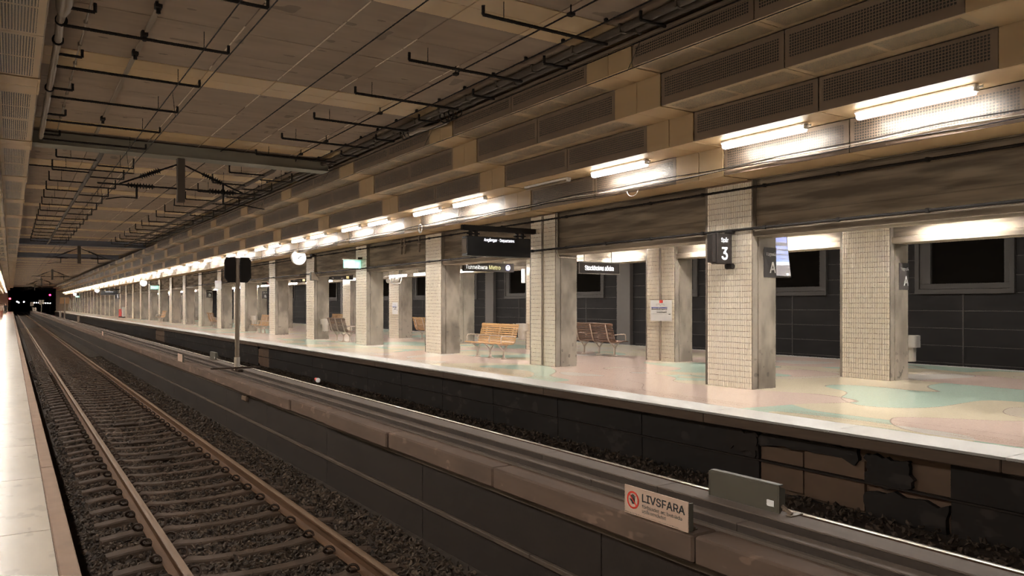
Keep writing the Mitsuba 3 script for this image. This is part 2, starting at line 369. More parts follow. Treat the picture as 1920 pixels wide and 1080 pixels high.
rail(2.811, RAILTOP, 'rusty brown steel rail beside the dark middle wall')
rail(5.90, -2.33, 'rail of the second track hidden close behind the stepped middle wall', 'rail_bright')
rail(7.40, -2.33, 'bright polished rail at the foot of the far platform wall', 'rail_bright')

# sleepers with their clips
def sleeper_mesh():
    st = [(-1.25, 0.07, 0.150), (-1.235, 0.085, 0.152), (-0.95, 0.095, 0.185), (-0.62, 0.095, 0.186), (-0.40, 0.082, 0.158), (0.0, 0.074, 0.146), (0.40, 0.082, 0.158), (0.62, 0.095, 0.186), (0.95, 0.095, 0.185), (1.235, 0.085, 0.152), (1.25, 0.07, 0.150)]
    v, f = [], []
    for x, w, h in st:
        b = w + 0.035
        v += [(x, -b, 0), (x, -w, h - 0.015), (x, -w + 0.015, h), (x, w - 0.015, h), (x, w, h - 0.015), (x, b, 0)]
    n = 6
    for i in range(len(st) - 1):
        for j in range(n):
            a, c = i * n + j, i * n + (j + 1) % n
            f += [(a, a + n, c + n), (a, c + n, c)]
    L = (len(st) - 1) * n
    f += [(0, j, j + 1) for j in range(1, n - 1)] + [(L, L + j + 1, L + j) for j in range(1, n - 1)]
    m = trimesh.Trimesh(v, f, process=False)
    m.fix_normals()
    return m
SL = ply(sleeper_mesh(), 'sleeper_concrete', smooth=25)
tt = np.linspace(0, 1, 15)
hook = np.array([[0.045 + 0.042 * math.cos(a), -0.03 + 0.011 * i, 0.052 + 0.040 * math.sin(a)] for i, a in enumerate(np.linspace(-2.2, 3.4, 13))])
CLIP = ply(cat(tube(hook, 0.0125, 6), cbox(-0.012, 0.05, -0.03, 0.03, 0.0, 0.03, 0.006)), 'clip_steel', smooth=40)
y0s = 3.05
for i in range(150):
    y = y0s + 0.64 * i
    if i < 16: lab, grp = f'{ordinal(i + 1)} concrete sleeper from the bottom edge of the photo on the near track', None
    else: lab, grp = 'brown concrete sleeper of the near track receding beyond the nearest sixteen', 'receding sleepers of the near track'
    k = thing('railway_sleeper', lab, 'sleeper', grp)
    M = at(2.057, y, -2.713)
    if i < 46:
        part(k, 'concrete_beam', SL, M)
        for sx, dx in ((1.304, -0.085), (1.304, 0.085), (2.811, -0.085), (2.811, 0.085)):
            part(k, 'rail_clip', CLIP, T().translate([sx + dx, y, -2.527]).rotate([0, 0, 1], 0 if dx > 0 else 180))
    else:
        put(k, SL, M)
for i, (yy, h) in enumerate([(13.9, 0.35), (15.7, 0.3), (18.2, 0.3)]):
    k = thing('track_plate', ['nearest of three dark metal plates lying between the near rails', 'middle of three dark metal plates lying between the near rails', 'farthest of three dark metal plates lying between the near rails'][i], 'plate')
    part(k, 'plate', ply(cbox(1.80, 2.27, yy - h / 2, yy + h / 2, -2.575, -2.535, 0.008), 'clip_steel'))
    for sx in (1.84, 2.23):
        part(k, 'bolt', ply(cyl((sx, yy, -2.54), (sx, yy, -2.52), 0.018, 8), 'clip_steel'))

# ------------------------------------------------------------------ wall below the far platform
wp = thing_structure('wall_platform')
part(wp, 'core', ply(bx(8.68, 8.95, -8, END, -3.0, FLOOR - 0.172), 'bare_concrete'))
def clad(parent, x0, x1, y0, y1, z0, z1, m='dark_cladding'):
    part(parent, 'cladding_panel', ply(cbox(x0, x1, y0 + 0.006, y1 - 0.006, z0, z1, 0.006), m))
BARE = [(4.40, 6.96), (30.9, 32.5), (55.8, 59.6)]
y = -5.0
edges = [-5.0, -2.0, 1.0, 4.40, 6.96, 9.3, 11.6, 13.9, 16.2, 18.5, 20.8, 23.2, 25.6, 28.2, 30.9, 32.5, 35, 38, 41, 44, 47, 50, 53, 55.8, 59.6, 64, 70]
for a, b in zip(edges, edges[1:]):
    if any(abs(a - p) < 0.01 for p, q in BARE): continue
    clad(wp, 8.60, 8.672, a, b, -2.125, FLOOR - 0.20)
    clad(wp, 8.61, 8.672, a, b, -2.75, -2.150)
part(wp, 'cladding_panel', ply(bx(8.60, 8.672, 70, END, -2.75, FLOOR - 0.20), 'dark_cladding'), kind='stuff')
part(wp, 'ledge', ply(bx(8.585, 8.67, -8, END, -2.148, -2.128), 'mid_cladding'))
# torn-off cladding: pale boards, and a dark broken sheet with ragged edges
for (a, b, z0, z1) in [(6.28, 6.955, -2.12, -1.93), (5.42, 6.27, -2.12, -1.90), (6.28, 6.955, -2.47, -2.15), (5.42, 6.27, -2.50, -2.15)]:
    part(wp, 'bare_board', ply(cbox(8.635, 8.68, a + 0.004, b - 0.004, z0, z1, 0.004), 'bare_concrete'))
def ragged(y0, y1, z0, z1, seed, x=8.60):
    g = np.random.default_rng(seed)
    P = []
    for a, b in (((y0, z0), (y1, z0)), ((y1, z0), (y1, z1)), ((y1, z1), (y0, z1)), ((y0, z1), (y0, z0))):
        for t in np.linspace(0, 1, 9)[:-1]:
            P.append((a[0] + (b[0] - a[0]) * t + g.normal() * 0.022, a[1] + (b[1] - a[1]) * t + g.normal() * 0.022))
    return extr_x(Polygon(P).buffer(0), x, x + 0.07)
part(wp, 'broken_cladding', ply(ragged(4.84, 5.40, -2.14, -1.80, 11), 'dark_cladding'))
part(wp, 'broken_cladding', ply(ragged(4.42, 5.40, -2.72, -2.22, 12), 'dark_cladding'))
part(wp, 'broken_cladding', ply(ragged(5.5, 6.95, -1.90, -1.76, 13), 'dark_cladding'))
part(wp, 'broken_cladding', ply(ragged(6.98, 7.5, -2.05, -1.78, 14, 8.575), 'mid_cladding'))
part(wp, 'broken_cladding', ply(ragged(4.42, 6.9, -2.78, -2.52, 15), 'dark_cladding'))
for (a, b) in BARE[1:]:
    part(wp, 'bare_board', ply(cbox(8.62, 8.68, a, b, -2.45, -1.85, 0.004), 'bare_concrete'))

# ------------------------------------------------------------------ stepped wall between the tracks
wm = thing_structure('wall_middle')
part(wm, 'core', ply(bx(3.76, 4.20, -8, END, -3.0, -1.645), 'mid_cladding'))
e = [-4.6, -1.6, 1.44, 4.44, 7.42, 10.4, 13.4, 16.4, 19.4, 22.4, 25.4, 28.4, 31.4, 34.4, 37.4, 40.4, 43.4, 46.4]
for a, b in zip(e, e[1:]):
    part(wm, 'cladding_panel', ply(cbox(3.70, 3.758, a + 0.004, b - 0.004, -2.115, -1.70, 0.004), 'mid_cladding'))
    part(wm, 'cladding_panel', ply(cbox(3.70, 3.758, a + 0.004, b - 0.004, -2.75, -2.168, 0.004), 'mid_cladding'))
part(wm, 'cladding_panel', ply(bx(3.70, 3.758, 46.4, END, -2.75, -1.70), 'mid_cladding'), kind='stuff')
for a, b in ((-5, 5.35), (5.36, 11.3), (11.31, 17.3), (17.31, 23.3), (23.31, END)):
    part(wm, 'ledge_strip', ply(cbox(3.672, 3.757, a, b, -2.165, -2.118, 0.008), 'mid_strip'))
part(wm, 'ledge', ply(bx(3.665, 3.80, -8, END, -1.698, -1.645), 'mid_strip'))
e = [-6.0, -2.4, 0.9, 3.42, 5.83, 8.1, 10.14, 11.74, 15.18, 18.6, 22, 25.4, 28.8, 32.2, 35.6, 39, 42.4, 45.8]
for i, (a, b) in enumerate(zip(e, e[1:])):
    dx = 0.022 if abs(b - 15.18) < 0.01 or abs(b - 10.14) < 0.01 else 0.0
    part(wm, 'coping_block', ply(cbox(3.60 - dx, 3.832, a + 0.006, b - 0.006, -1.643, -1.458, 0.016), 'coping_concrete'))
part(wm, 'coping_block', ply(cbox(3.60, 3.832, 45.8, END, -1.643, -1.458, 0.016), 'coping_concrete'), kind='stuff')
part(wm, 'steel_strip', ply(bx(3.834, 3.872, -6, END, -1.60, -1.446), 'steel_strip'))
e = [-5, -0.4, 3.31, 4.78, 8.51, 12.2, 15.9, 19.6, 23.3, 27, 30.7, 34.4, 38.1, 41.8, 45.5]
for a, b in zip(e, e[1:]):
    part(wm, 'shaded_duct_side', ply(bx(3.878, 3.985, a + 0.003, b - 0.003, -1.643, -1.407), 'shaded_duct_side'))  # riser coloured as shaded below its lid
    part(wm, 'duct_lid', ply(cbox(3.874, 3.990, a + 0.003, b - 0.003, -1.406, -1.395, 0.003), 'step_concrete'))
    part(wm, 'shaded_duct_side', ply(bx(3.996, 4.18, a + 0.843, b + 0.837, -1.643, -1.353), 'shaded_duct_side'))
    part(wm, 'duct_lid', ply(cbox(3.991, 4.19, a + 0.843, b + 0.837, -1.352, -1.339, 0.004), 'step_concrete'))
part(wm, 'lower_step', ply(cbox(3.874, 3.988, 45.5, END, -1.643, -1.395, 0.010), 'step_concrete'), kind='stuff')
part(wm, 'upper_step', ply(cbox(3.990, 4.19, 46.34, END, -1.643, -1.339, 0.012), 'step_concrete'), kind='stuff')

# ------------------------------------------------------------------ ceiling over the tracks
ZC = 4.43
ce = thing_structure('ceiling')
part(ce, 'slab', ply(bx(-3.0, 9.4, -14, END, ZC + 0.04, ZC + 0.3), 'dark_gap'))
SX = [0.10, 1.84, 3.12, 4.40, 5.68, 6.96, 8.75]
BAND = [9.30, 10.45]
pan = {}
def cpanel(x0, x1, y0, y1, m):
    key = (round(x0, 2), round(x1, 2), round(y1 - y0, 2), m)
    if key not in pan:
        pan[key] = ply(cbox(x0 + 0.008, x1 - 0.008, 0.006, y1 - y0 - 0.006, ZC, ZC + 0.038, 0.006), m)
    return pan[key]
for k in range(-3, 7):
    yb = 9.30 + MODULE * k
    rows = [(yb, yb + 0.575, 'beige_paint'), (yb + 0.575, yb + 1.15, 'beige_paint')] + [(yb + 1.15 + 1.2125 * j, yb + 1.15 + 1.2125 * (j + 1), 'ceiling_plank') for j in range(4)]
    for (a, b, m) in rows:
        dz = -0.012 if m == 'beige_paint' else rnd.uniform(-0.003, 0.003)
        for x0, x1 in zip(SX, SX[1:]):
            part(ce, 'panel', cpanel(x0, x1, a, b, m), at(0, a, dz))
def far_ceiling(m, spans):
    return ply(cat([bx(0.1, 8.75, a, b, ZC, ZC + 0.038) for a, b in spans]), m)
ks = range(7, 34)
part(ce, 'far_band', far_ceiling('beige_paint', [(9.3 + 6 * k, 10.45 + 6 * k) for k in ks]), kind='stuff')
part(ce, 'far_plank', far_ceiling('ceiling_plank', [(10.46 + 6 * k, 15.29 + 6 * k) for k in ks]), kind='stuff')
# pale battens in the joints between the ceiling planks
for x in (3.12, 4.40, 5.68, 6.96):
    ms = []
    for k in range(-2, 9):
        ya = 10.5 + MODULE * k
        t = ya
        while t < ya + 4.6:
            L = min(rnd.uniform(0.5, 1.25), ya + 4.75 - t)
            if rnd.random() < (0.9 if x < 6 else 0.6): ms.append(bx(x - 0.011, x + 0.011, t, t + L - 0.05, ZC - 0.004, ZC + 0.01))
            t += L
    part(ce, 'joint_batten', ply(cat(ms), 'batten_pale'), kind='stuff')
put(thing_structure('wall_upper'), ply(bx(8.78, 8.9, -14, END, 4.2, ZC + 0.03), 'dark_gap'))
put(thing_structure('wall_upper'), ply(bx(-0.15, -0.05, -14, END, 4.2, ZC + 0.03), 'dark_gap'))

# ------------------------------------------------------------------ stepped rows of metal cassettes, both sides
def uvbox(w, h, t, uvface):
    """A sheet of 2.42-like length along y; the visible face gets uv in metres. uvface: 'face' (normal -x, sheet w along y, h up) or 'soffit' (normal -z, w along y, h along x)."""
    def quad(a, b, c, d, u): return [a, b, c, d], u
    if uvface == 'face':
        P = lambda y, z, x: (x, y, z)
        q = [quad(P(0, 0, 0), P(0, h, 0), P(w, h, 0), P(w, 0, 0), [(0, 0), (0, h), (w, h), (w, 0)])]
        o = [(P(0, 0, t), P(w, 0, t), P(w, h, t), P(0, h, t)), (P(0, 0, 0), P(w, 0, 0), P(w, 0, t), P(0, 0, t)), (P(0, h, 0), P(0, h, t), P(w, h, t), P(w, h, 0)), (P(0, 0, 0), P(0, 0, t), P(0, h, t), P(0, h, 0)), (P(w, 0, 0), P(w, h, 0), P(w, h, t), P(w, 0, t))]
    else:
        P = lambda y, x, z: (x, y, z)
        q = [quad(P(0, 0, 0), P(w, 0, 0), P(w, h, 0), P(0, h, 0), [(0, 0), (w, 0), (w, h), (0, h)])]
        o = [(P(0, 0, t), P(0, h, t), P(w, h, t), P(w, 0, t)), (P(0, 0, 0), P(0, h, 0), P(0, h, t), P(0, 0, t)), (P(w, 0, 0), P(w, 0, t), P(w, h, t), P(w, h, 0)), (P(0, 0, 0), P(0, 0, t), P(w, 0, t), P(w, 0, 0)), (P(0, h, 0), P(w, h, 0), P(w, h, t), P(0, h, t))]
    q += [quad(*c, [(-1, -1)] * 4) for c in o]
    v, f, uv = [], [], []
    for c, u in q:
        n = len(v); v += c; uv += u
        f += [(n, n + 1, n + 2), (n, n + 2, n + 3)]
    return trimesh.Trimesh(v, f, process=False), np.array(uv, float)
ROWS = [(8.39, 3.84, 4.21, 9.03, 'perforated_low'), (9.03, 3.30, 3.84, 9.80, 'perforated_tall'), (9.80, 2.798, 3.301, 10.55, 'perforated_tall'), (10.55, 2.281, 2.798, 11.30, 'perforated_tall')]
LROWS = [(0.404, 3.84, 4.21, -0.236, 'perforated_low'), (-0.236, 3.30, 3.84, -0.72, 'perforated_tall'), (-0.72, 2.798, 3.301, -1.45, 'perforated_tall'), (-1.45, 2.281, 2.798, -2.2, 'perforated_tall')]
def cassette_row(x, z0, z1, xb, pm, idx, right):
    t = thing_structure(f'trim_{idx}')
    H, W, s = z1 - z0, abs(xb - x), (1 if right else -1)
    fm, fu = uvbox(2.405, H - 0.012, 0.02, 'face')
    sm, su = uvbox(2.405, W - 0.02, 0.02, 'soffit')
    if not right:
        for m in (fm, sm):
            m.vertices[:, 0] *= -1; m.faces = m.faces[:, ::-1]
    face = ply(fm, pm, uv=fu)
    smat = 'beige_paint' if idx in (3, 7, 4, 8) else 'slotted_soffit'
    soff = ply(sm, smat, uv=su)
    blk = ply(cbox(min(x - s * 0.014, x + s * 0.02), max(x - s * 0.014, x + s * 0.02), 0.005, 0.57, z0 - 0.014, z1 - 0.012, 0.005), 'beige_paint')
    blks = ply(cbox(min(x + s * 0.021, xb), max(x + s * 0.021, xb), 0.005, 0.57, z0 - 0.014, z0 + 0.01, 0.004), 'beige_paint')
    for k in range(-3, 10):
        yb = 9.30 + MODULE * k
        for j in range(2):
            part(t, 'plain_panel', blk, at(0, yb + 0.575 * j, 0))
            part(t, 'plain_soffit', blks, at(0, yb + 0.575 * j, 0))
            ya = yb + 1.157 + 2.4225 * j
            part(t, 'perforated_panel', face, at(x, ya, z0))
            part(t, 'soffit_panel', soff, at(x + s * 0.02, ya, z0))
    A, B = [], []
    for k in range(10, 34):
        yb = 9.30 + MODULE * k
        A.append(bx(min(x - s * 0.014, xb), max(x - s * 0.014, xb), yb, yb + 1.145, z0 - 0.014, z1 - 0.012))
        B += [bx(min(x, xb), max(x, xb), yb + 1.157, yb + 6, z0, z0 + 0.02)]
    part(t, 'far_panels', ply(cat(A), 'beige_paint'), kind='stuff')
    part(t, 'far_soffits', ply(cat(B), 'beige_paint'), kind='stuff')
    fv, ff, fuv = [], [], []
    n = 0
    for k in range(10, 34):
        for j in range(2):
            v = fm.vertices + np.array([x, 9.30 + MODULE * k + 1.157 + 2.4225 * j, z0])
            fv.append(v); ff.append(fm.faces + n); fuv.append(fu); n += len(v)
    part(t, 'far_perforated', ply(trimesh.Trimesh(np.vstack(fv), np.vstack(ff), process=False), pm, uv=np.vstack(fuv)), kind='stuff')
for i, r in enumerate(ROWS): cassette_row(*r, i + 1, True)
for i, r in enumerate(LROWS): cassette_row(*r, i + 5, False)
put(thing_structure('wall_left'), ply(bx(-2.35, -2.2, -14, END, NEAR_FLOOR, 2.30), 'wall_tile_far'))

# ------------------------------------------------------------------ pillars, beams and inner ceiling
def pillar_poly(w=1.13, d=0.70, r=0.09):
    def side(m):
        arc = [(d - r + r * math.sin(a), r - r * math.cos(a)) for a in np.linspace(0, math.pi / 2, 9)]
        pts = [(0.0, 0.0), (0.115, 0.0), (0.125, 0.014), (0.150, 0.014), (0.160, -0.004), (0.185, -0.004), (0.195, 0.0)] + arc
        return [(x, y if not m else w - y) for x, y in pts]
    return side(False) + side(True)[::-1]
PW = 1.13
PP = extr_z(pillar_poly(), FLOOR, 2.27)
core = ply(PP, 'pillar_concrete', smooth=32)
def tiles_mesh(w, z0, z1):
    V, F, n = [], [], 0
    g = np.random.default_rng(5)
    rows, cols = int(round((z1 - z0) / 0.105)), int(round(w / 0.0525))
    for i in range(rows):
        for j in range(cols):
            y0, y1, za, zb, c = j * 0.0525 + 0.0022, (j + 1) * 0.0525 - 0.0022, z0 + i * 0.105 + 0.0026, z0 + (i + 1) * 0.105 - 0.0026, 0.003
            x, xb = -0.010 - g.uniform(0, 0.0012), 0.0
            V += [(xb, y0, za), (xb, y1, za), (xb, y1, zb), (xb, y0, zb), (x, y0 + c, za + c), (x, y1 - c, za + c), (x, y1 - c, zb - c), (x, y0 + c, zb - c)]
            F += [(n + a, n + b, n + d) for a, b, d in ((4, 7, 6), (4, 6, 5), (0, 4, 5), (0, 5, 1), (1, 5, 6), (1, 6, 2), (2, 6, 7), (2, 7, 3), (3, 7, 4), (3, 4, 0))]
            n += 8
    return trimesh.Trimesh(V, F, process=False)
TILE_W = 1.05
tiles = ply(tiles_mesh(TILE_W, FLOOR, 2.26), 'wall_tile')
grout = ply(bx(-0.003, 0.004, 0, TILE_W, FLOOR, 2.26), 'tile_grout')
tile_flat = ply(bx(-0.010, 0.0, 0.0, TILE_W, FLOOR, 2.26), 'wall_tile_far')
channel = ply(cbox(-0.035, -0.012, 0, 0.075, FLOOR + 0.02, 2.25, 0.006), 'pipe_grey')
ROW1X, ROW2X, ROW1Y = 11.25, 14.86, 9.24
ROW2 = {-1: 2.77, 0: 8.77, 1: 14.77, 2: 20.75, 3: 26.5, 4: 32.2}
def row2y(k): return ROW2[k] if k in ROW2 else 32.2 + MODULE * (k - 4)
def pillar(x, yb, label, group=None, near=False, chan=False):
    k = thing('platform_pillar', label, 'pillar', group)
    part(k, 'concrete_core', core, at(x, yb, 0))
    if near:
        part(k, 'tile_grout', grout, at(x, yb + 0.02, 0))
        part(k, 'tiles', tiles, at(x, yb + 0.02, 0), kind='stuff')
    else:
        part(k, 'tile_facing', tile_flat, at(x, yb + 0.02, 0))
    if chan:
        part(k, 'cable_channel', channel, at(x, yb + 0.50, 0), label='brown metal strip up the middle of the tiled face')
    return k
for k in range(-1, 34):
    n = k + 1
    if k == -1: lab, g = 'tiled pillar just outside the right edge of the photo, front row', None
    elif k == 0: lab, g = 'front tiled pillar with the black track number 3 sign on it', None
    elif k == 1: lab, g = 'front tiled pillar with a brown metal strip, right of the departure display', None
    elif k == 2: lab, g = 'front tiled pillar just left of the light wooden front-facing bench', None
    elif k == 3: lab, g = 'front tiled pillar carrying the nearest green exit sign', None
    elif k == 4: lab, g = 'front tiled pillar beside the largest round clock, grey speaker box on it', None
    elif k < 9: lab, g = f'{ordinal(k + 1)} tiled pillar from the right in the front row', None
    else: lab, g = 'distant narrow pillar in the receding front row of the far platform', 'distant front row pillars'
    pillar(ROW1X, ROW1Y + MODULE * k, lab, g, near=(-1 <= k <= 4), chan=(k == 1))
for k in range(-1, 34):
    if k == -1: lab, g = 'back row pillar outside the right edge of the photo', None
    elif k == 0: lab, g = 'back row tiled pillar with the hanging steel bin on its right', None
    elif k == 1: lab, g = 'back row tiled pillar with the white notice and red mark', None
    elif k == 2: lab, g = 'back row pillar mostly hidden behind the front pillar with brown strip', None
    elif k == 4: lab, g = 'back row tiled pillar with white conduit loops and a small white notice', None
    elif k < 8: lab, g = f'{ordinal(k + 1)} tiled pillar from the right in the back row', None
    else: lab, g = 'distant pillar in the receding back row of the far platform', 'distant back row pillars'
    pillar(ROW2X, row2y(k), lab, g, near=(-1 <= k <= 1), chan=(k == 1))
BEAM = [(0.10, 1.37), (0.10, 2.26), (0.55, 2.26), (0.55, 1.37), (0.60, 1.34), (0.60, 1.235), (0.03, 1.235), (0.03, 1.345)]
seg = ply(extr_y(BEAM, 0.004, MODULE - PW - 0.004), 'beam_concrete')
be = thing_structure('concrete_beam')
be2 = thing_structure('concrete_beam')
for k in range(-2, 33):
    part(be, 'beam_segment', seg, at(ROW1X, ROW1Y + MODULE * k + PW, 0))
for k in range(-1, 33):
    part(be2, 'beam_segment', ply(shift(extr_y(BEAM, row2y(k) + PW + 0.004, row2y(k + 1) - 0.004), ROW2X), 'beam_concrete') if k < 4 else seg, None if k < 4 else at(ROW2X, row2y(k) + PW, 0))
ci = thing_structure('ceiling')
put(ci, ply(bx(11.28, 22.6, -8, END, 2.27, 2.45), 'beam_concrete'))

# ------------------------------------------------------------------ dark wall behind the far platform
wr = thing_structure('wall_right')
WX = 22.5
part(wr, 'core', ply(bx(WX + 0.06, WX + 0.2, -8, END, -3, 2.3), 'dark_gap'))
WIN = [9.79 + 5.65 * j for j in range(-1, 12)]
for zi, z in enumerate([-2.0, -1.68, -1.18, -0.68, -0.18, 0.32, 0.80, 1.31, 1.81]):
    z1 = [-1.68, -1.18, -0.68, -0.18, 0.32, 0.80, 1.31, 1.81, 2.28][zi]
    if z >= 0.31:
        spans = [(a + 2.72, b) for a, b in zip(WIN, WIN[1:])]
    else:
        spans = [(a - 4.3, a + 1.35) for a in WIN] if z > -1.9 else [(-8, END)]
    for a, b in spans:
        part(wr, 'board', ply(cbox(WX, WX + 0.058, a + 0.004, b - 0.004, z + 0.012, z1 - 0.012, 0.006), 'wall_dark'))
    if z > -1.9:
        part(wr, 'rib', ply(bx(WX - 0.012, WX + 0.03, -8, END, z - 0.012, z + 0.012) if z < 0.31 else cat([bx(WX - 0.012, WX + 0.03, a, b, z - 0.012, z + 0.012) for a, b in spans]), 'wall_rib'))
for a in WIN:
    part(wr, 'joint_cover', ply(cbox(WX - 0.02, WX + 0.02, a + 1.33, a + 1.37, -1.8, 0.30, 0.004), 'wall_rib'))
part(wr, 'board', ply(bx(WX, WX + 0.058, WIN[-1] + 1.4, END, -2, 2.28), 'wall_dark'), kind='stuff')
for j, a in enumerate(WIN):
    w = thing_structure(f'window_{j + 1}')
    part(w, 'outer_frame', ply(cat(cbox(WX - 0.09, WX + 0.05, a, a + 2.7, 0.30, 0.44), cbox(WX - 0.09, WX + 0.05, a, a + 0.13, 0.44, 2.2), cbox(WX - 0.09, WX + 0.05, a + 2.57, a + 2.7, 0.44, 2.2), cbox(WX - 0.09, WX + 0.05, a, a + 2.7, 2.0, 2.2)), 'wall_rib'))
    part(w, 'inner_frame', ply(cat(cbox(WX - 0.05, WX + 0.05, a + 0.135, a + 2.565, 0.445, 0.60), cbox(WX - 0.05, WX + 0.05, a + 0.135, a + 0.27, 0.60, 1.99), cbox(WX - 0.05, WX + 0.05, a + 2.25, a + 2.565, 0.60, 1.99)), 'wall_rib'))
for yp in (13.5, 24.83, 36.0, 47.3, 58.6):
    k = thing_structure('wall_pilaster')
    put(k, ply(cbox(WX - 0.22, WX - 0.02, yp, yp + 0.86, -1.85, 2.27, 0.01), 'wall_pilaster'))

# ------------------------------------------------------------------ the end of the station
pe = thing_structure('wall_end')
part(pe, 'lintel', ply(bx(-2.2, 8.9, END, END + 0.5, 4.1, 4.8), 'ceiling_plank'))
part(pe, 'side', ply(bx(8.9, 22.6, END, END + 0.5, -3, 4.8), 'ceiling_plank'))
part(pe, 'side', ply(bx(-4, -0.6, END, END + 0.5, -3, 4.8), 'ceiling_plank'))
tn = thing_structure('wall_tunnel')
put(tn, ply(cat(bx(-2.3, -2.0, END + 0.5, END + 260, -3, 5), bx(14.0, 14.3, END + 0.5, END + 260, -3, 5), bx(-2.3, 14.3, END + 0.5, END + 260, 4.8, 5.1), bx(-2.3, 14.3, END + 260, END + 261, -3, 5)), 'dark_gap'))

# ------------------------------------------------------------------ batten lamps
def lens(w, h, L):
    p = [(w * math.cos(a), -h * math.sin(a)) for a in np.linspace(0, math.pi, 9)]
    return extr_y(Polygon(p), 0, L)
def emis(mesh, rgbv, w=0.02):
    s = ply(mesh, 'ink_white')
    s['emitter'] = emit(rgbv, w)
    return s
LL = 1.60
housing = ply(cbox(-0.055, 0.055, -0.03, LL + 0.03, 0.0, 0.045, 0.006), 'white_paint')
endcap = ply(cat(cbox(-0.058, 0.058, -0.035, 0.0, -0.05, 0.02, 0.01), cyl((0, -0.10, 0.0), (0, -0.035, 0.0), 0.02, 10)), 'white_paint')
lensm = extr_y([(-0.068, 0.0), (-0.046, -0.075), (0.046, -0.075), (0.068, 0.0)], 0, LL)
underm = extr_y([(-0.045, -0.0755), (-0.030, -0.086), (0.030, -0.086), (0.045, -0.0755)], 0.005, LL - 0.005)
def lamp(x, y, z, label, group=None, lit=True, w=None, parts=True, power=1.0):
    k = thing('batten_lamp', label, 'lamp', group)
    M = at(x, y, z)
    far = lit and y > 75
    if lit:
        s = ply(lensm if far else underm, 'white_paint')
        if far: power = power * 0.42
        d = math.hypot(x - 6, max(0, abs(y - 10) - 8))
        s['emitter'] = emit([LAMP * power * c for c in LAMP_RGB], w if w is not None else 30.0 / (6 + d) ** 1.2)
    else:
        s = None
    part(k, 'diffuser', s if lit else ply(underm, 'pipe_grey'), M if lit else at(x, y, z + 0.035))
    if lit and not far: part(k, 'opal_side', emis(lensm, [4.2 * c for c in LAMP_RGB], 0.4 * s['emitter']['sampling_weight']), M)
    part(k, 'housing', housing, M)
    if parts: part(k, 'end_cap', endcap, M)
    return k
n = 0
for k in range(-2, 33):
    for off in (1.57, 4.05):
        y = 9.35 + MODULE * k + off
        lit = not (k == 0 and off > 4)
        if y < 3.5: lab, g = 'lit batten lamp of the front row outside the right edge of the photo', 'front row lamps outside the frame'
        elif not lit: lab, g = 'unlit grey batten lamp in the long row of lit ones', None
        else:
            n += 1
            if n <= 16: lab, g = f'{ordinal(n)} lit batten lamp from the right, under the stepped metal soffit', None
            else: lab, g = 'small distant lit batten lamp in the long row under the stepped soffit', 'distant lamps of the front row'
        if y > -6: lamp(10.22, y, 2.745, lab, g, lit, parts=(k < 5))
for k in range(-2, 33):
    for off in (1.57, 4.05):
        y = 9.35 + MODULE * k + off
        if y > -8: lamp(-0.90, y, 2.745, 'lit batten lamp in the row above the near platform', 'lamps above the near platform', parts=False, power=0.62)
INNER = {(2, 1.35): 'lit batten lamp glowing under the right half of the metro sign', (2, 3.85): 'lit batten lamp glowing under the left half of the metro sign',
         (3, 1.35): 'right of two lit batten lamps between the exit sign pillar and the bench pillar', (3, 3.85): 'left of two lit batten lamps between the exit sign pillar and the bench pillar',
         (4, 1.35): 'right of two lit batten lamps under the dark display with a yellow field', (4, 3.85): 'left of two lit batten lamps under the dark display with a yellow field'}
for k in range(-1, 33):
    for off in (1.35, 3.85):
        y = row2y(k) + off
        z, lx = (1.66, 14.58) if k < 2 else (1.30, 14.32)
        lk = lamp(lx, y, z, INNER.get((k, off), 'lit batten lamp hanging between the two pillar rows'), None if (k, off) in INNER else 'lamps between the pillar rows', parts=False, power=1.5 if k < 2 else 1.0)
        for dy in (0.3, 1.3):
            part(lk, 'hanger', ply(cyl((lx, y + dy, z + 0.04), (lx, y + dy, 2.27), 0.008, 6), 'white_paint'))

for k in range(-1, 13):
    for off in (1.35, 3.85):
        lamp(18.7, row2y(k) + off, 2.22, 'lit batten lamp above the back edge of the far platform', 'lamps above the back edge', parts=False, power=0.4)

# ------------------------------------------------------------------ pipes, conduits and cables
def run(name, pts, r, m, label, cat_='pipe', n=10, clips=None, clipr=None):
    k = thing(name, label, cat_)
    part(k, 'tube', ply(tube(pts, r, n), m, smooth=45))
    for c in clips or []:
        part(k, 'clip', ply(cbox(c[0] - clipr, c[0] + clipr, c[1] - 0.025, c[1] + 0.025, c[2] - clipr, c[2] + clipr, 0.006), m))
    return k
k = thing('drain_pipe', 'large grey pipe under the ceiling beside the left metal soffit', 'pipe')
part(k, 'tube', ply(tube([(0.62, -4, 4.2), (0.62, 11.9, 4.2)], 0.068, 14), 'pipe_grey', smooth=45))
part(k, 'coupling', ply(tube([(0.62, y, 4.2) for y in (11.6, 11.7, 11.95, 12.2, 12.5, 12.7, 12.8)], [0.07, 0.08, 0.084, 0.105, 0.105, 0.08, 0.06], 14), 'pipe_grey', smooth=45))
part(k, 'tube', ply(tube([(0.62, 12.7, 4.2), (0.60, 13.2, 4.19), (0.62, 13.9, 4.19), (0.62, 22.5, 4.19)], 0.056, 14), 'pipe_grey', smooth=45))
for y in (10.5, 11.4, 13.1, 14.1, 17.3):
    part(k, 'collar', ply(tube([(0.62, y, 4.2), (0.62, y + 0.05, 4.2)], 0.085, 14), 'black_metal', smooth=45))
run('conduit', [(0.97, -4, 4.385), (0.97, 22.4, 4.385)], 0.014, 'pipe_grey', 'thin pale conduit with small clips along the ceiling right of the large pipe', 'conduit', 8, [(0.97, y, 4.386) for y in np.arange(4, 22, 1.2)], 0.03)
k = thing('conduit', 'dark ceiling conduit with box fittings between the large pipe and the two contact wires', 'conduit')
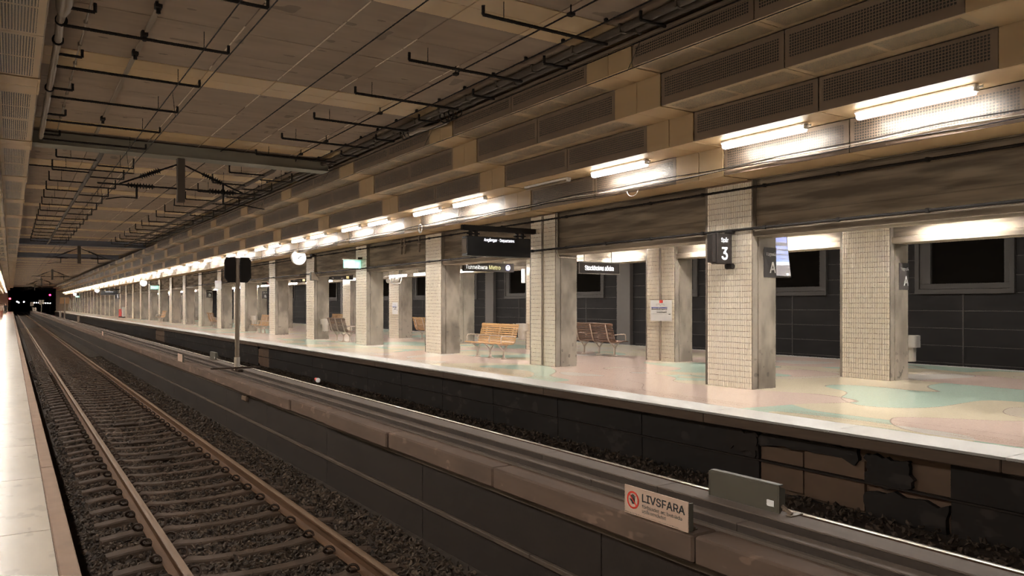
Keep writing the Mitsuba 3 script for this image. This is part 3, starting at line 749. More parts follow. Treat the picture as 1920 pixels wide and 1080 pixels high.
part(k, 'tube', ply(cbox(1.79, 1.86, -4, 22.4, 4.375, 4.416, 0.004), 'pipe_grey'))
for y in (8.7, 9.2, 12.2, 13.6, 14.7, 20.3):
    part(k, 'fitting', ply(cat(cbox(1.75, 1.85, y - 0.07, y + 0.07, 4.32, 4.41, 0.01), cyl((1.80, y, 4.25), (1.80, y, 4.33), 0.03, 8)), 'black_metal'))
run('conduit', [(4.96, -4, 4.33), (4.96, 60, 4.33)], 0.011, 'black_metal', 'thin black wire line along the middle of the ceiling', 'wire', 6)
k = run('conduit', [(6.92, -4, 4.30), (6.92, 21.9, 4.30), (6.95, 22.2, 4.18)], 0.014, 'black_metal', 'black conduit on small hangers along the right part of the ceiling', 'conduit', 6)
for y in (9.0, 12.5, 16.0, 19.5, 21.6):
    part(k, 'hanger', ply(cat(cyl((6.92, y, 4.30), (6.92, y, 4.43), 0.012, 6), cbox(6.87, 6.97, y - 0.05, y + 0.05, 4.26, 4.31, 0.01)), 'black_metal'))
for i, (x, z, r, lab) in enumerate([(7.92, 4.27, 0.062, 'left of two dark pipes running above the top metal cassette row'), (8.14, 4.29, 0.075, 'right of two dark pipes running above the top metal cassette row')]):
    run('ceiling_pipe', [(x, -6, z), (x, 60, z)], r, 'column_brown', lab, 'pipe', 12, [(x, y, z) for y in np.arange(-3, 40, 1.2 + i * 0.5)], r + 0.008)
run('conduit', [(7.68, -6, 4.36), (7.68, 60, 4.36)], 0.014, 'black_metal', 'thin conduit with clips left of the two dark ceiling pipes', 'conduit', 6, [(7.68, y, 4.385) for y in np.arange(-3, 30, 1.1)], 0.028)
put(tag(num('edge_rail'), 'pale grey square rail along the top edge of the right cassettes', 'rail'), ply(cbox(8.34, 8.40, -10, 60, 4.205, 4.26, 0.006), 'pipe_grey'))
k = thing('pipe_joint', 'cluster of pipe clamps and bends above the top cassette row', 'joint')
part(k, 'bend', ply(tube([(8.2, 15.2, 4.10), (8.2, 15.9, 4.12), (8.08, 16.4, 4.13), (8.1, 17.2, 4.13)], 0.05, 10), 'pipe_grey', smooth=45))
for y in (14.6, 14.8, 15.0, 15.2, 16.9, 17.1, 17.3):
    part(k, 'clamp', ply(tube([(8.12 + 0.11 * math.cos(a), y, 4.20 + 0.13 * math.sin(a)) for a in np.linspace(0, 2 * math.pi, 13)[:-1]], 0.012, 6, True), 'black_metal', smooth=45))
XB = ROW1X - 0.04
for z, r, lab in ((2.12, 0.022, 'upper black pipe running along the concrete beam under the soffit'), (1.375, 0.024, 'lower black pipe running along the concrete beam above the openings')):
    run('beam_pipe', [(XB, -5, z), (XB, 60, z)], r, 'black_metal', lab, 'pipe', 8, [(XB, y + 0.35, z) for y in np.arange(-3, 40, 1.45)], r + 0.010)
for i in range(3):
    P = [(10.50 - 0.012 * i, y, 2.345 + 0.034 * i + 0.016 * math.sin(y * 0.9 + i * 1.3) + 0.012 * math.sin(y * 2.3 + i)) for y in np.arange(-4, 44, 0.5)]
    put(tag(num('soffit_cable'), ['lowest', 'middle', 'uppermost'][i] + ' of three thin cables strung along the brightly lit lowest cassettes', 'cable'), ply(tube(P, 0.009, 6), ['black_metal', 'cable_light', 'black_metal'][i], smooth=True))
ring = lambda r, n=18: [(0, r * math.cos(a), r * math.sin(a)) for a in np.linspace(0, 2 * math.pi, n + 1)[:-1]]
put(tag(num('cable_loop'), 'thin white cable loop hanging below the lit cassette near the unlit lamp', 'cable'), ply(shift(tube([(0, 0.16 * math.cos(a), 0.11 * math.sin(a)) for a in np.linspace(math.pi, 2 * math.pi, 14)], 0.006, 6), 10.5, 11.62, 2.30), 'white_paint', smooth=True))
put(tag(num('cable_loop'), 'white coiled cable hanging from the cassettes left of the departure display', 'cable'), ply(cat([shift(tube(ring(0.10 + 0.02 * i), 0.010, 6, True), 10.5 + 0.02 * i, 21.2 + 0.05 * i, 2.34) for i in range(3)]), 'white_paint', smooth=True))
for i, (y, lab) in enumerate([(23.95, 'left pair of short valve pipes on the concrete beam'), (22.85, 'right single valve pipe on the concrete beam left of the departure display')]):
    k = thing('valve_pipe', lab, 'valve')
    for j in range(2 - i):
        yy = y - 0.13 + 0.26 * j
        part(k, 'tube', ply(tube([(XB, yy, 2.25), (XB, yy, 1.72)], 0.032, 8), 'pipe_grey', smooth=45))
        part(k, 'flange', ply(cat(cyl((XB, yy - 0.13, 2.0), (XB, yy + 0.13, 2.0), 0.024, 8), cyl((XB, yy, 1.92), (XB, yy, 1.97), 0.05, 10), cyl((XB, yy, 1.80), (XB, yy, 1.84), 0.045, 10)), 'pipe_grey'))

# ------------------------------------------------------------------ hooked support arms under the ceiling
def arm(name, y, x0, x1, z, hooks, rods, label, group=None, r=0.024):
    k = thing(name, label, 'support arm', group)
    P = []
    for x, h in ((x0, hooks[0]), (x1, hooks[1])):
        if h: P.append((x, h))
    pts = ([(x0, y, z + hooks[0])] if hooks[0] else []) + [(x0, y, z), (x1, y, z)] + ([(x1, y, z + hooks[1])] if hooks[1] else [])
    ms = [tube([pts[i], pts[i + 1]], r, 7) for i in range(len(pts) - 1)]
    part(k, 'bar', ply(cat(ms), 'black_metal', smooth=40))
    for x in rods:
        part(k, 'rod', ply(cyl((x, y, z), (x, y, ZC), 0.006, 5), 'black_metal'))
    return k
for j in range(8):
    arm('support_arm', 22.42 - 2.32 * j, 0.66, 3.0, 4.14, (0, 0.13), (2.62,), f'long black hooked arm at the large pipe, {ordinal(j + 1)} before the grey cross beam')
for j in range(7):
    arm('support_arm', 21.9 - 2.38 * j, 0.66, 1.0, 4.16, (0, 0.13), (), f'short black stub arm at the large pipe, {ordinal(j + 1)} before the grey cross beam')
for j in range(8):
    arm('support_arm', 21.63 - 2.44 * j, 5.67, 7.98, 4.16, (0.13, 0), (6.02,), f'long black arm ending at the right ceiling pipes, {ordinal(j + 1)} before the cross beam', r=0.026)
    arm('support_arm', 20.6 - 2.44 * j, 7.75, 8.25, 4.19, (0.13, 0), (), f'short black stub at the right ceiling pipes, {ordinal(j + 1)} before the cross beam')
for (x0, xm, x1, who) in ((1.03, 2.05, 3.05, 'over the near track'), (5.6, 6.7, 7.8, 'over the second track')):
    for j in range(15):
        g = None if j < 16 else f'far hooked arms {who}'
        la = f'{ordinal(j + 1)} left-hand hooked arm beyond the grey cross beam, {who}' if j < 16 else f'far left-hand hooked arm beyond the sixth {who}'
        lb = f'{ordinal(j + 1)} right-hand hooked arm beyond the grey cross beam, {who}' if j < 16 else f'far right-hand hooked arm beyond the sixth {who}'
        arm('hooked_arm', 24.4 + 2.36 * j, x0, xm, 4.05, (0.30, 0), (x0 + 0.35,), la, g and g + ', left', 0.022)
        arm('hooked_arm', 25.3 + 2.36 * j, xm, x1, 4.05, (0, 0.30), (x1 - 0.35,), lb, g and g + ', right', 0.022)
    run('spine_pipe', [(xm, 23.0, 4.3), (xm, 23.15, 4.15), (xm, 23.6, 4.08), (xm, 60, 4.08)], 0.06, 'column_brown', f'grey pipe carrying hooked arms beyond the cross beam {who}', 'pipe', 10)
run('cross_wire', [(-0.2, 25.6, 3.95), (3.1, 25.6, 3.95), (3.1, 25.6, 4.4)], 0.018, 'black_metal', 'black bar crossing under the left soffit just beyond the grey cross beam', 'bar', 7)

# cross beams and overhead line
for y, h, m, lab in ((22.9, 0.30, 'beam_steel', 'grey steel cross beam below the ceiling, nearest of the cross beams'), (60.9, 0.40, 'beam_blue', 'bluish steel cross beam far down the ceiling, second from the camera'), (77.5, 0.40, 'beam_blue', 'bluish steel cross beam, farthest of the three cross beams')):
    k = thing('cross_beam', lab, 'beam')
    part(k, 'web', ply(cbox(0.42, 8.12, y - 0.24, y + 0.24, 4.08, 4.08 + h, 0.01), m))
    part(k, 'flange', ply(cbox(0.42, 8.12, y - 0.30, y + 0.30, 4.055, 4.08, 0.004), m))
def insulator(p, q, r=0.022):
    p, q = np.array(p), np.array(q)
    t = np.concatenate([[0, 0.28], np.repeat(np.linspace(0.32, 0.62, 9), 3), [0.68, 1.0]])
    rr = [r, r] + [0.035, 0.085, 0.035] * 9 + [r, r]
    t[2:-2] += np.tile([-0.010, 0, 0.010], 9)
    return tube(p + (q - p) * t[:, None], rr, 8)
def bracket(y, label, group=None, full=True):
    k = thing('catenary_bracket', label, 'bracket', group)
    part(k, 'column', ply(cbox(3.85, 4.05, y - 0.10, y + 0.10, 2.84, 4.054, 0.01), 'column_brown'), label='square brown drop column')
    for s, xe, xs_, xw in ((-1, 1.90, 2.84, 2.10), (1, 6.15, 5.08, 6.25)):
        x0 = 3.85 if s < 0 else 4.05
        part(k, 'tie_rod', ply(insulator((x0, y, 3.88), (2.42 if s < 0 else 5.62, y, 3.23)), 'black_metal', smooth=30))
        part(k, 'cross_arm', ply(insulator((x0, y, 3.22), (xe, y, 3.21)), 'black_metal', smooth=30))
        part(k, 'drop_post', ply(cyl((xs_, y, 2.86), (xs_, y, 3.24 if s < 0 else 3.45), 0.028, 8), 'black_metal'))
        part(k, 'steady_arm', ply(tube([(xs_, y, 2.88), ((xs_ + xw) / 2, y, 2.88), (xw, y, 2.80)], 0.016, 6), 'black_metal', smooth=True))
bracket(22.9, 'nearest catenary bracket with ribbed insulators hanging from the grey cross beam')
bracket(60.9, 'second catenary bracket hanging from the first bluish cross beam')
for y in (102.6, 140.0, 181.0):
    bracket(y, f'small far catenary bracket, {ordinal([102.6, 140.0, 181.0].index(y) + 3)} in the row from the camera')
for x, z, lab in ((2.04, 3.22, 'upper catenary wire over the near track'), (2.08, 2.84, 'lower contact wire over the near track'), (6.45, 3.22, 'upper catenary wire crossing in front of the right cassettes'), (6.25, 2.84, 'lower contact wire crossing in front of the right cassettes')):
    k = thing('overhead_wire', lab, 'wire')
    part(k, 'wire', ply(tube([(x, -6, z), (x, END + 40, z)], 0.0075 if z > 3 else 0.0065, 6), 'black_metal', smooth=True))
    if z > 3:
        for y in np.arange(1.5, 60, 5.5):
            xb = 2.08 if x < 4 else 6.25
            part(k, 'dropper', ply(cyl((x, y, 3.22), (xb, y, 2.84), 0.004, 5), 'black_metal'))

# ------------------------------------------------------------------ signs
GLOW = (0.34, 0.35, 0.36)
def fit(m, w):
    m = m.copy(); b = m.bounds
    m.apply_scale([w / (b[1][0] - b[0][0]), 1, 1]); return m

def track_sign(y, label):
    k = thing('track_sign', label, 'sign')
    x0, x1 = 10.78, 11.19
    h_ = part(k, 'case', ply(cbox(x0, x1, y, y + 0.16, 0.75, 1.31, 0.012), 'sign_dark'))
    part(k, 'frame', ply(cbox(x0 - 0.10, x0, y + 0.02, y + 0.15, 0.77, 1.29, 0.01), 'sign_dark'))
    for z in (0.71, 1.35):
        part(k, 'bracket_knob', ply(cat(cyl((x1 - 0.05, y + 0.08, z), (ROW1X, y + 0.08, z), 0.028, 8), cyl((x1, y - 0.02, z), (x1, y + 0.14, z), 0.05, 12)), 'black_metal'))
    part(h_, 'lettering', emis(face_my(fit(text('Sp\u00e5r', 0.075), 0.19), (x0 + x1) / 2, y - 0.001, 1.15), GLOW))
    part(h_, 'numeral', emis(face_my(text('3', 0.22, bold=True), (x0 + x1) / 2, y - 0.001, 0.83), GLOW))
track_sign(9.66, 'black box sign reading Sp\u00e5r 3 on the nearest front pillar')
track_sign(105.7, 'tiny far track number sign below the distant departure display')

# curved coach-position plates on the rounded pillar ends
ARC = np.array([(0.195, 0.0)] + [(0.70 - 0.09 + 0.09 * math.sin(a), 0.09 - 0.09 * math.cos(a)) for a in np.linspace(0, math.pi / 2, 13)] + [(0.70, 0.9)])
ARCL = np.concatenate([[0], np.cumsum(np.linalg.norm(np.diff(ARC, axis=0), axis=1))])
def on_arc(s, off):
    x, y = np.interp(s, ARCL, ARC[:, 0]), np.interp(s, ARCL, ARC[:, 1])
    x2, y2 = np.interp(s + 1e-3, ARCL, ARC[:, 0]), np.interp(s + 1e-3, ARCL, ARC[:, 1])
    t = np.stack([x2 - x, y2 - y], -1); t /= np.linalg.norm(t, axis=-1, keepdims=True) + 1e-12
    return np.stack([x + t[..., 1] * off, y - t[..., 0] * off], -1)
def bend(m, s0, px, py, z0, off):
    v = m.vertices
    p = on_arc(v[:, 0] + s0, v[:, 2] + off)
    return trimesh.Trimesh(np.stack([p[:, 0] + px, p[:, 1] + py, v[:, 1] + z0], 1), m.faces, process=False)
def coach_sign(px, py, z0, letter, label):
    k = thing('coach_sign', label, 'sign')
    g = []
    for i in range(16):
        b = trimesh.creation.box(extents=[0.032, 0.55, 0.006]); b.apply_translation([0.016 + 0.031 * i, 0.275, 0.003]); g.append(b)
    h_ = part(k, 'plate', ply(bend(cat(g), 0.10, px, py, z0, 0.004), 'sign_dark'))
    m = meshkit.text_mesh('Vagnsl\u00e4ge', 0.062, 0.002); m = fit(m, 0.36); m.apply_translation([0.06, 0.40, 0])
    part(h_, 'lettering', ply(bend(m, 0.10, px, py, z0, 0.0105), 'ink_white'))
    m = text(letter, 0.19, 0.002, bold=True); m.apply_translation([0.25, 0.09, 0])
    part(h_, 'letter', ply(bend(m, 0.10, px, py, z0, 0.0105), 'ink_white'))
coach_sign(ROW1X, ROW1Y, 0.50, 'A', 'dark curved sign with letter A on the nearest front pillar')
coach_sign(ROW2X, row2y(0), 0.30, 'A', 'dark curved sign with letter A on the back row pillar above the hanging bin')
coach_sign(ROW1X, ROW1Y + 48, 0.48, 'B', 'small dark sign with letter B, left of the two B signs')
coach_sign(ROW2X, row2y(8), 0.42, 'B', 'small dark sign with letter B behind the light bench, right of the two B signs')

def departure(y, label):
    k = thing('departure_display', label, 'display')
    x0, x1 = 9.17, 11.02
    c = cbox(x0, x1, y, y + 0.26, 1.18, 1.66, 0.012)
    h_ = part(k, 'case', ply(c, 'black_gloss'))
    part(h_, 'end_plate', ply(cbox(x0 - 0.012, x0 - 0.001, y + 0.03, y + 0.25, 1.24, 1.60, 0.004), 'pipe_grey'))
    part(k, 'support_arm', ply(cbox(9.10, ROW1X, y + 0.08, y + 0.20, 1.80, 1.93, 0.01), 'black_metal'))
    for x in (9.42, 10.78):
        part(k, 'hanger', ply(cat(cbox(x - 0.11, x - 0.05, y + 0.10, y + 0.18, 1.66, 1.80), cbox(x + 0.05, x + 0.11, y + 0.10, y + 0.18, 1.66, 1.80), cbox(x - 0.16, x + 0.16, y + 0.09, y + 0.19, 1.71, 1.74)), 'black_metal'))
    part(h_, 'lettering', emis(face_my(fit(text('Avg\u00e5ngar \u00b7 Departures', 0.075), 0.88), 10.08, y - 0.001, 1.545), (0.36, 0.37, 0.42)))
departure(16.0, 'wide black display reading Avg\u00e5ngar Departures on an arm from the front pillar')
departure(106.0, 'small distant black departure display on its arm')

# destination sign to the metro
k = thing('metro_sign', 'dark hanging sign reading Tunnelbana Metro with a T roundel', 'sign')
h_ = part(k, 'panel', ply(cbox(11.92, 13.80, 21.0, 21.12, 1.055, 1.335, 0.006), 'sign_dark'))
for x in (12.3, 13.4):
    part(k, 'rod', ply(cyl((x, 21.06, 1.335), (x, 21.06, 2.27), 0.012, 6), 'sign_edge'))
part(h_, 'lettering', emis(face_my(fit(text('Tunnelbana', 0.13), 0.80), 12.38, 20.999, 1.13), (0.19, 0.19, 0.185)), label='white word Tunnelbana')
part(h_, 'lettering', emis(face_my(fit(text('Metro', 0.13), 0.43), 13.06, 20.999, 1.13), (0.16, 0.13, 0.025)), label='yellow word Metro')
disc = lambda r: Point(0, 0).buffer(r, 24)
part(h_, 'roundel', ply(cat(face_my(flat(disc(0.105), 0.004), 13.56, 20.999, 1.195)), 'ink_blue'))
part(h_, 'roundel_face', emis(face_my(flat(disc(0.088), 0.002), 13.56, 20.995, 1.195), (0.19, 0.19, 0.185)))
part(h_, 'roundel_letter', ply(face_my(text('T', 0.10, 0.002, bold=True), 13.56, 20.993, 1.145), 'ink_black'))

k = thing('station_sign', 'dark framed sign reading Stockholms s\u00f6dra hanging above the back-facing bench', 'sign')
h_ = part(k, 'case', ply(cbox(12.58, 13.97, 16.0, 16.14, 0.82, 1.14, 0.008), 'sign_dark'))
part(h_, 'frame', ply(cat(cbox(12.56, 13.99, 15.985, 16.02, 1.115, 1.145, 0.004), cbox(12.56, 13.99, 15.985, 16.02, 0.815, 0.84, 0.004), cbox(12.56, 12.585, 15.985, 16.02, 0.82, 1.14, 0.004), cbox(13.965, 13.99, 15.985, 16.02, 0.82, 1.14, 0.004)), 'sign_edge'))
for x in (12.8, 13.75):
    part(k, 'rod', ply(cyl((x, 16.07, 1.14), (x, 16.07, 2.27), 0.012, 6), 'sign_edge'))
part(h_, 'lettering', emis(face_my(fit(text('Stockholms s\u00f6dra', 0.125, bold=True), 1.0), 13.27, 15.998, 0.92), GLOW))

def exit_sign(y, label, x0=10.50, x1=11.18, z0=1.38, z1=1.69):
    k = thing('exit_sign', label, 'sign')
    part(k, 'hood', ply(cbox(x0 - 0.04, x1 + 0.02, y - 0.03, y + 0.11, z1, z1 + 0.035, 0.006), 'white_paint'))
    part(k, 'bracket', ply(cat(cbox(x1 - 0.1, ROW1X, y + 0.02, y + 0.08, z1 + 0.03, z1 + 0.12, 0.01)), 'sign_dark'))
    part(k, 'panel', emis(cbox(x0, x1, y, y + 0.08, z0, z1, 0.006), (0.0, 0.115, 0.092), 0.3))
    body = unary_union([Point(0.0, 0.215).buffer(0.027), LineString([(0, 0.18), (-0.03, 0.10)]).buffer(0.026), LineString([(-0.03, 0.10), (0.04, 0.07), (0.02, 0.01)]).buffer(0.016), LineString([(-0.03, 0.10), (-0.08, 0.06), (-0.13, 0.07)]).buffer(0.016), LineString([(0, 0.17), (0.06, 0.13), (0.09, 0.15)]).buffer(0.012), LineString([(-0.01, 0.17), (-0.07, 0.15), (-0.08, 0.10)]).buffer(0.012)])
    arrow = Polygon([(0, 0.10), (0.10, 0.10), (0.10, 0.06), (0.18, 0.125), (0.10, 0.19), (0.10, 0.15), (0, 0.15)])
    s = (x1 - x0) / 0.68
    for i, (pg, dx) in enumerate(((body, x0 + 0.20 * s), (arrow, x0 + 0.44 * s), (sbox(0, 0, 0.13, 0.25), x0 + 0.295 * s))):
        m = flat(pg, 0.003); m.apply_scale([s, (z1 - z0) / 0.30, 1])
        part(k, ['running_figure', 'arrow', 'door'][i], emis(face_my(m, dx if i != 1 else x0 + 0.46 * s, y - 0.001 - (0.003 if i == 0 else 0), z0 + 0.03), (0.15, 0.18, 0.17)))
exit_sign(27.65, 'nearest green exit sign, on the front pillar right of the largest clock')
exit_sign(75.6, 'small green exit sign right of the second clock')
exit_sign(171.8, 'tiny far green exit sign near the brown sign on its pole')

def clock(y, label):
    k = thing('platform_clock', label, 'clock')
    c, z, r = 10.66, 2.075, 0.33
    dialm = lambda yy, s: face_my(flat(disc(r - 0.025), 0.004), c, yy, z)
    rim = lathe([(r - 0.03, -0.09), (r, -0.07), (r, 0.07), (r - 0.03, 0.09), (0, 0.08)], 36)
    v = rim.vertices
    part(k, 'case', ply(trimesh.Trimesh(np.stack([v[:, 0] + c, v[:, 2] + y, v[:, 1] + z], 1), rim.faces[:, ::-1], process=False), 'white_paint', smooth=40))
    h_ = part(k, 'dial', emis(dialm(y - 0.091, 1), (0.42, 0.42, 0.40), 0.3))
    h1 = LineString([(-0.02, -0.015), (0.10, 0.075)]).buffer(0.013); h2 = LineString([(0.02, 0.02), (-0.05, -0.05)]).buffer(0.016)
    part(h_, 'hands', ply(face_my(flat(unary_union([h1, h2])), c, y - 0.096, z), 'ink_black'))
    part(k, 'arm', ply(cyl((c + r - 0.02, y, z), (ROW1X, y, z), 0.035, 10), 'sign_dark'))
for i in range(4):
    clock(33.6 + 47.6 * i, ['largest round white clock, nearest of the row of clocks', 'second round white clock from the camera', 'third small round clock down the platform', 'farthest tiny round clock down the platform'][i])

# blue timetable monitor seen past the nearest pillar
k = thing('monitor', 'tilted blue timetable monitor hanging behind the nearest front pillar', 'monitor')
def tilt(m, ang=-7.0):
    m = m.copy(); m.apply_transform(trimesh.transformations.rotation_matrix(math.radians(ang), [1, 0, 0], [13.0, 10.1, 1.42])); return m
part(k, 'case', ply(tilt(cbox(12.72, 13.36, 10.1, 10.2, 0.55, 1.43, 0.012)), 'black_gloss'))
screen_ = part(k, 'screen', emis(tilt(bx(12.745, 13.335, 10.095, 10.099, 0.575, 1.405)), (0.001, 0.0015, 0.010), 0.05))
for z, h, c in ((1.27, 0.11, (0.035, 0.055, 0.15)), (1.13, 0.055, (0.038, 0.065, 0.17)), (1.03, 0.055, (0.038, 0.065, 0.17)), (0.94, 0.05, (0.038, 0.065, 0.17)), (0.865, 0.05, (0.03, 0.07, 0.18)), (0.80, 0.05, (0.17, 0.19, 0.21))):
    part(screen_, 'screen_row', emis(tilt(bx(12.76, 13.32, 10.088, 10.093, z, z + h)), c, 0.02))
part(screen_, 'screen_row', emis(tilt(bx(13.20, 13.27, 10.088, 10.093, 0.60, 0.63)), (0.3, 0.3, 0.3), 0.01))
part(k, 'rod', ply(cyl((13.04, 10.15, 1.40), (13.04, 10.15, 2.27), 0.03, 10), 'black_metal'))

# two dark inner destination signs with a yellow field
for i, (x0, x1, y, z0, z1) in enumerate([(12.95, 14.15, 36.0, 1.22, 1.45), (12.95, 13.80, 42.0, 1.24, 1.48)]):
    k = thing('destination_sign', ['dark hanging display with a yellow field, right of the largest clock', 'dark hanging display with a yellow field, left of the largest clock'][i], 'display')
    part(k, 'case', ply(cbox(x0, x1, y, y + 0.2, z0, z1, 0.01), 'sign_dark'))
    part(k, 'yellow_field', emis(face_my(flat(sbox(0, 0, 0.14, 0.13)), x0 + (x1 - x0) * 0.70, y - 0.001, z0 + 0.05), (0.10, 0.07, 0.012)))
    for fx in (0.08, 0.48):
        part(k, 'print', ply(face_my(flat(sbox(0, 0, 0.12, 0.03)), x0 + (x1 - x0) * fx, y - 0.001, z0 + 0.05), 'ink_grey'))
    for x in (x0 + 0.2, x1 - 0.2):
        part(k, 'rod', ply(cyl((x, y + 0.1, z1), (x, y + 0.1, 2.27), 0.012, 6), 'black_metal'))
k = thing('round_sign', 'small dark sign with a red and white disc right of the signal post', 'sign')
part(k, 'panel', ply(cbox(12.55, 13.30, 46.5, 46.56, 1.22, 1.46, 0.006), 'sign_dark'))
part(k, 'disc', ply(face_my(flat(disc(0.12)), 12.95, 46.499, 1.34), 'ink_red'))
part(k, 'disc_face', ply(face_my(flat(disc(0.085)), 12.95, 46.495, 1.34), 'ink_white'))
part(k, 'rod', ply(cyl((12.95, 46.53, 1.46), (12.95, 46.53, 2.27), 0.015, 6), 'black_metal'))

# paper notices
def notice(x, yc, z0, w, h, label, red=True):
    k = thing('notice', label, 'notice')
    h_ = part(k, 'sheet', ply(bx(x - 0.006, x - 0.001, yc - w / 2, yc + w / 2, z0, z0 + h), 'ink_white'))
    if red: part(h_, 'red_mark', ply(bx(x - 0.009, x - 0.006, yc - 0.07, yc + 0.06, z0 + h - 0.08, z0 + h + 0.005), 'ink_red'))
    for (fy, w2, fz, t, m) in ((0.46, 0.40, 0.80, 0.010, 'ink_grey'), (0.30, 0.05, 0.73, 0.012, 'ink_grey'), (0.46, 0.05, 0.73, 0.012, 'ink_grey'), (0.64, 0.05, 0.73, 0.012, 'ink_grey'), (0.42, 0.74, 0.62, 0.022, 'ink_blue'), (0.42, 0.74, 0.55, 0.022, 'ink_black'), (0.52, 0.5, 0.47, 0.018, 'ink_grey'), (0.54, 0.46, 0.40, 0.022, 'ink_black'), (0.46, 0.85, 0.33, 0.006, 'ink_grey'), (0.90, 0.10, 0.32, 0.018, 'ink_black')):
        y = yc + w / 2 - w * fy
        part(h_, 'print_line', ply(bx(x - 0.0085, x - 0.006, y - w * w2 / 2, y + w * w2 / 2, z0 + h * fz, z0 + h * fz + t), m))
notice(ROW2X - 0.034, 15.26, -0.45, 0.82, 0.57, 'white notice with red mark on the back row pillar left of the nearest pillar')
notice(ROW2X - 0.012, 32.60, -0.44, 0.62, 0.54, 'small white notice on the far back row pillar with conduit loops', red=False)

# warning boards on the middle wall
def warning(y, label, face=True, label2=None):
    k = thing('warning_sign', label, 'sign')
    y1 = y + 0.60
    xf = 3.585
    h_ = part(k, 'plate', ply(cbox(xf, xf + 0.008, y, y1, -1.447, -1.252, 0.002), 'warning_plate'))
    part(k, 'side_fold', ply(cbox(xf + 0.009, xf + 0.05, y, y + 0.012, -1.445, -1.262, 0.003), 'box_grey'))
    for yy in (y + 0.05, y1 - 0.08):
        part(k, 'foot', ply(cat(cbox(xf + 0.01, xf + 0.14, yy, yy + 0.03, -1.458, -1.452, 0.001), tube([(xf + 0.13, yy + 0.015, -1.452), (xf + 0.02, yy + 0.015, -1.34)], 0.008, 6)), 'pipe_grey'))
    if face:
        cy, cz, R = y1 - 0.088, -1.345, 0.060
        ringp = unary_union([disc(R).difference(disc(R - 0.012)), LineString([(-0.038, 0.038), (0.038, -0.038)]).buffer(0.0045)])
        part(h_, 'prohibition_ring', ply(face_mx(flat(ringp, 0.0015), xf - 0.0016, cy, cz), 'ink_red'))
        fing = [((-0.013, 0.004), (-0.017, 0.028)), ((-0.004, 0.006), (-0.005, 0.036)), ((0.005, 0.006), (0.007, 0.034)), ((0.013, 0.003), (0.018, 0.026))]
        hand = unary_union([LineString(f).buffer(0.0036) for f in fing] + [Polygon([(-0.017, 0.006), (0.016, 0.006), (0.013, -0.024), (-0.008, -0.026)]).buffer(0.002), LineString([(-0.012, -0.012), (-0.028, 0.002)]).buffer(0.004)])
        part(h_, 'hand', ply(face_mx(flat(hand, 0.001), xf - 0.0001, cy, cz), 'ink_black'))
        def line(words, h, w, y0, z, bold=False):
            m = fit(meshkit.text_mesh(words, h, 0.001, bold), w); m.apply_translation([-m.bounds[0][0], 0, 0])
            part(h_, 'lettering', ply(face_mx(m, xf - 0.0001, y0, z), 'ink_black'))
        line('LIVSFARA', 0.052, 0.395, y1 - 0.178, -1.338, True)
        line('f\u00f6rbjudet att betr\u00e4da', 0.023, 0.37, y1 - 0.178, -1.380)
        line('sp\u00e5romr\u00e5det', 0.023, 0.225, y1 - 0.178, -1.412)
        part(h_, 'crease', ply(bx(xf - 0.0006, xf, y + 0.08, y1, -1.437, -1.4355), 'ink_black'))
warning(3.45, 'pale warning sign reading LIVSFARA on the middle wall')
warning(20.6, 'small pale warning plate on the middle wall left of the signal post', False)
warning(40.3, 'third tiny pale warning plate far along the middle wall', False)
def box_sign(y, label):
    k = thing('grey_board', label, 'board')
    y1, x, z0, z1 = y + 0.57, 4.10, -1.336, -1.165
    h_ = part(k, 'plate', ply(cbox(x, x + 0.012, y, y1, z0, z1, 0.003), 'box_grey'))
    part(k, 'top_fold', ply(cbox(x + 0.002, x + 0.055, y, y1, z1 - 0.002, z1 + 0.010, 0.003), 'box_grey'))
    part(k, 'side_fold', ply(extr_y([(x, z0), (x + 0.012, z0), (x + 0.06, z0 + 0.05), (x + 0.06, z1 - 0.02), (x + 0.012, z1), (x, z1)], y1, y1 + 0.01), 'box_grey'))
    part(k, 'side_fold', ply(extr_y([(x, z0), (x + 0.012, z0), (x + 0.06, z0 + 0.05), (x + 0.06, z1 - 0.02), (x + 0.012, z1), (x, z1)], y - 0.01, y), 'box_grey'))
    part(h_, 'sticker', ply(bx(x - 0.002, x, y + 0.03, y + 0.085, z0 + 0.035, z0 + 0.075), 'ink_white'))
    part(k, 'foot', ply(cat(cbox(x + 0.0, x + 0.12, y - 0.10, y - 0.06, -1.338, -1.330, 0.001), tube([(x + 0.03, y - 0.08, -1.33), (x + 0.03, y - 0.01, -1.29)], 0.014, 6)), 'pipe_grey'))
box_sign(3.17, 'long grey sheet metal board with white sticker on the middle wall')
box_sign(19.3, 'small grey board on the middle wall just left of the signal post')
k = thing('wall_bracket', 'small pale block bracket under the coping of the middle wall', 'bracket')
part(k, 'block', ply(cbox(3.64, 3.70, 14.60, 14.92, -1.80, -1.71, 0.01), 'bare_concrete'))

